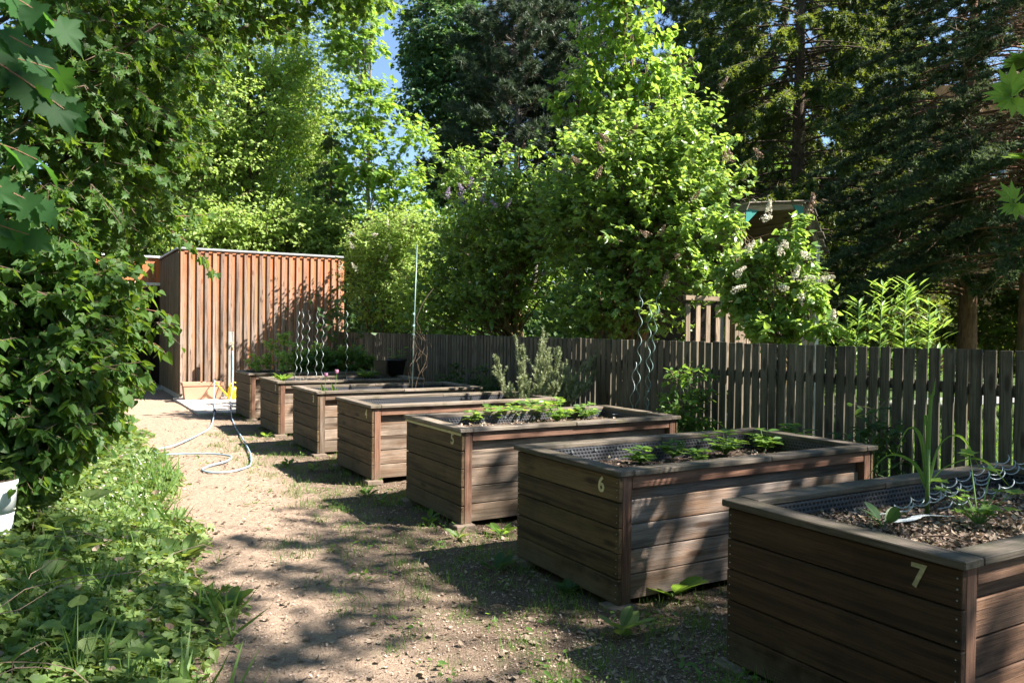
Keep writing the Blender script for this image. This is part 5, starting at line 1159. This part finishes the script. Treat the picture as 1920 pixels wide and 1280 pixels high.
for k, (bx, by) in BOX.items(): ok &= ~((X > bx) & (X < bx+PL) & (Y > by) & (Y < by+PW))
X, Y = X[ok], Y[ok]; n = len(X); P = np.stack([X, Y, gz(X, Y)+.008], 1)
g = G(); g.leaves(P, nrm(rr.normal(size=(n, 3))*[1, 1, .1]), nrm(rr.normal(size=(n, 3))*.3+[0, 0, 1]), rr.uniform(.012, .05, n)**1., L_CURL, None, 0, rr); 
a = rr.choice(n, 160); g.sticks(P[a], P[a]+nrm(rr.normal(size=(160, 3))*[1, 1, .05])*rr.uniform(.04, .16, (160, 1))+[0, 0, .004], .0022, .0012)
single('fallen_leaves', g, M['litter'], (0, 0, 0), 'dry fallen leaves and twigs on the ground', 'fallen leaves', kind='stuff')
def blades(g, rr, X, Y, h, w=.0035, tilt=.45):
    n = len(X); P = np.stack([X, Y, gz(X, Y)], 1); D = nrm(rr.normal(size=(n, 3))*[tilt, tilt, 0]+[0, 0, 1]); g.leaves(P, D, rr.normal(size=(n, 3)), h, (np.array([[-.5, 0, 0], [.5, 0, 0], [.35, .55, .03], [-.35, .55, .03], [0, 1, .12]])*[w/.06, 1, 1], np.array([[0, 1, 2], [0, 2, 3], [3, 2, 4]])), None, 0, rr)
g = G(); nt_ = 520; ty = 2.4+10*rr.uniform(0, 1, nt_)**1.6; tx = 1.15+.10*(7-np.minimum(ty, 7))+rr.uniform(0, 1, nt_)**.8*(1.9); keep = (tx > 1.9-.12*(ty < 6)*ty) ; tx, ty = tx[keep], ty[keep]
for k, (bx, by) in BOX.items():
    ok = ~((tx > bx) & (tx < bx+PL) & (ty > by) & (ty < by+PW)); tx, ty = tx[ok], ty[ok]
kk = 26; X = np.repeat(tx, kk)+rr.normal(0, .05, len(tx)*kk); Y = np.repeat(ty, kk)+rr.normal(0, .05, len(tx)*kk); blades(g, rr, X, Y, rr.uniform(.025, .085, len(X)))
n = 9000; Y = rr.uniform(2, 14, n); X = rr.uniform(5.25, 5.75, n); blades(g, rr, X, Y, rr.uniform(.05, .2, n)); n = 7000; Y = rr.uniform(2.6, 11, n); X = edge_x(Y)-rr.uniform(-.1, 2.2, n); s_ = np.sin(X*5+Y*2)*np.sin(Y*3.3) > .1; blades(g, rr, X[s_], Y[s_], rr.uniform(.08, .30, s_.sum()), .004, .6)
for k, (bx, by) in BOX.items():
    n = 420; t = rr.uniform(0, 1, n); c_ = rr.integers(0, 3, n); X = np.where(c_ == 0, bx+rr.normal(-.02, .03, n), bx+t*PL); Y = np.where(c_ == 0, by+t*PW, np.where(c_ == 1, by+rr.normal(-.02, .03, n), by+PW+rr.normal(.02, .03, n))); s_ = np.sin(t*31+k)*np.sin(t*13+k*2) > .05
    blades(g, rr, X[s_], Y[s_], rr.uniform(.03, .11, s_.sum()))
single('grass', g, M['leaf_mid'], (0, 0, 0), 'sparse grass tufts on the soil and among the ground cover', 'grass', kind='stuff')
g = G(); n = 60000; Y = rr.uniform(.5, 16, n); X = 6.0+rr.uniform(0, 1, n)**1.3*12; blades(g, rr, X, Y, rr.uniform(.05, .14, n), .006); single('lawn', g, M['leaf_mid'], (0, 0, 0), 'lawn beyond the picket fence', 'lawn', kind='stuff')
# clover-like seedlings
g = G(); n = 2600; Y = 2.5+9*rr.uniform(0, 1, n)**1.5; X = 1.5+rr.uniform(0, 1, n)*1.5; c = np.sin(X*7+Y*3)*np.sin(Y*5-X*2) > .35; X, Y = X[c], Y[c]; n = len(X)
P = np.stack([X, Y, gz(X, Y)+rr.uniform(.005, .05, n)], 1); g.leaves(P, nrm(rr.normal(size=(n, 3))*[1, 1, .3]), nrm(rr.normal(size=(n, 3))*.3+[0, 0, 1]), rr.uniform(.02, .05, n), L_OVAL, None, 0, rr); single('seedlings', g, M['leaf_mid'], (0, 0, 0), 'small seedlings scattered over the bare soil', 'seedlings', kind='stuff')
# larger weeds, one by one
for i, (px, py, n, ls, tm, lf, lb) in enumerate([
    (1262, 1118, 13, .20, L_LONG, 'leaf_mid', 'leafy dock beside the foot of planter 6 on its long side'), (1165, 1190, 11, .15, L_LONG, 'leaf_cover', 'leafy weed growing at the near corner of planter 6'),
    (345, 1050, 16, .20, L_LONG, 'leaf_cover', 'tall dock standing at the edge of the ground cover'), (425, 1140, 10, .17, L_LONG, 'leaf_mid', 'dock leaves reaching onto the path at the lower left'),
    (940, 1000, 9, .14, L_LONG, 'leaf_mid', 'weed between planters 5 and 6'), (805, 980, 9, .10, L_LONG, 'leaf_mid', 'small weed by the near corner of planter 5'),
    (930, 1068, 6, .16, L_LONG, 'leaf_shade', 'flat dark weed left of planter 6'), (1065, 1110, 9, .10, L_IVY, 'leaf_shade', 'shaded weed under the end boards of planter 6'),
    (540, 873, 8, .10, L_OVAL, 'leaf_mid', 'weed in the shadow beside planter 4'), (590, 880, 7, .09, L_OVAL, 'leaf_cover', 'sunlit weed beside planter 4'), (715, 940, 8, .08, L_OVAL, 'leaf_mid', 'weed left of planter 5'),
    (500, 818, 9, .08, L_OVAL, 'leaf_yellow', 'bright weed at the foot of planter 2'), (700, 905, 7, .07, L_OVAL, 'leaf_cover', 'small weed at the foot of planter 4'), (1090, 1060, 6, .07, L_OVAL, 'leaf_shade', 'tiny weed behind the shaded one at planter 6'),
    (690, 925, 9, .09, L_LONG, 'leaf_mid', 'weed in front of planter 4'), (860, 1010, 8, .10, L_LONG, 'leaf_cover', 'weed at the brick foot of planter 5'), (620, 760, 5, .06, L_OVAL, 'leaf_mid', 'x')]):
    if lb == 'x': continue
    c = onz(px, py, 0.); c[2] = gz(c[0], c[1]); rosette('weed', lb, c, n, .05, ls, tm, lf, 820+i, 'weed', 'weeds on the ground', .75, 1, 1.1)
# large round leaves standing above the cover at the lower left
for i, (px, py, z, ls, lb) in enumerate([(145, 1160, .32, .085, 'pair of round leaves above the dark ground cover at the lower left'), (300, 1225, .25, .09, 'round leaves near the bottom edge in the ground cover'), (60, 1000, .42, .12, 'broad leafed seedling beside the white pot'), (140, 960, .42, .13, 'broad leafed shoot right of the white pot'), (240, 1225, .2, .08, 'round leaves at the bottom left of the ground cover')]):
    c = onz(px, py, z); rosette('broad_leaf_weed', lb, (c[0], c[1], gz(c[0], c[1])), 9, z-gz(c[0], c[1])+.05, ls, L_HEART, 'leaf_cover', 850+i, 'weed', 'broad leafed weeds in the ground cover', .4, 1)
# garlic mustard like flowers: pale spots on the sunny bank
g = G(); rr = rg(860); n = 420; Y = rr.uniform(6.3, 9.5, n); X = edge_x(Y)-rr.uniform(.1, 1.5, n); P = np.stack([X, Y, gz(X, Y)+rr.uniform(.12, .26, n)], 1)
g.leaves(P, nrm(rr.normal(size=(n, 3))), nrm(rr.normal(size=(n, 3))*.5+[0, 0, 1]), rr.uniform(.012, .028, n), L_OVAL, None, 0, rr); single('bank_flowers', g, M['petal_white'], (0, 0, 0), 'tiny whitish flowers on the sunny bank', 'flowers', kind='stuff')

# unseen leaf mass behind and left of the camera, added to block sky light
rr = rg(900); g = G(); k = 2300; az = np.radians(rr.uniform(178, 352, k)); dd = rr.uniform(8, 17, k)
C = np.stack([np.sin(az)*dd, np.cos(az)*dd, rr.uniform(.3, 11, k)], 1); Q = (C[:, None]+rr.normal(size=(k, 16, 3))*[.5, .5, .35]).reshape(-1, 3); Q = Q[(np.hypot(Q[:, 0], Q[:, 1]) > 5)]
g.leaves(Q, nrm(rr.normal(size=Q.shape)), nrm(rr.normal(size=Q.shape)+[0, 0, .8]), rr.uniform(.18, .38, len(Q)), L_DIAM, None, 0, rr)
single('sky_blocking_leaves', g, M['leaf_mid'], (0, 0, 0), 'unseen leaf mass added behind the camera to block sky light', 'wood', kind='stuff')
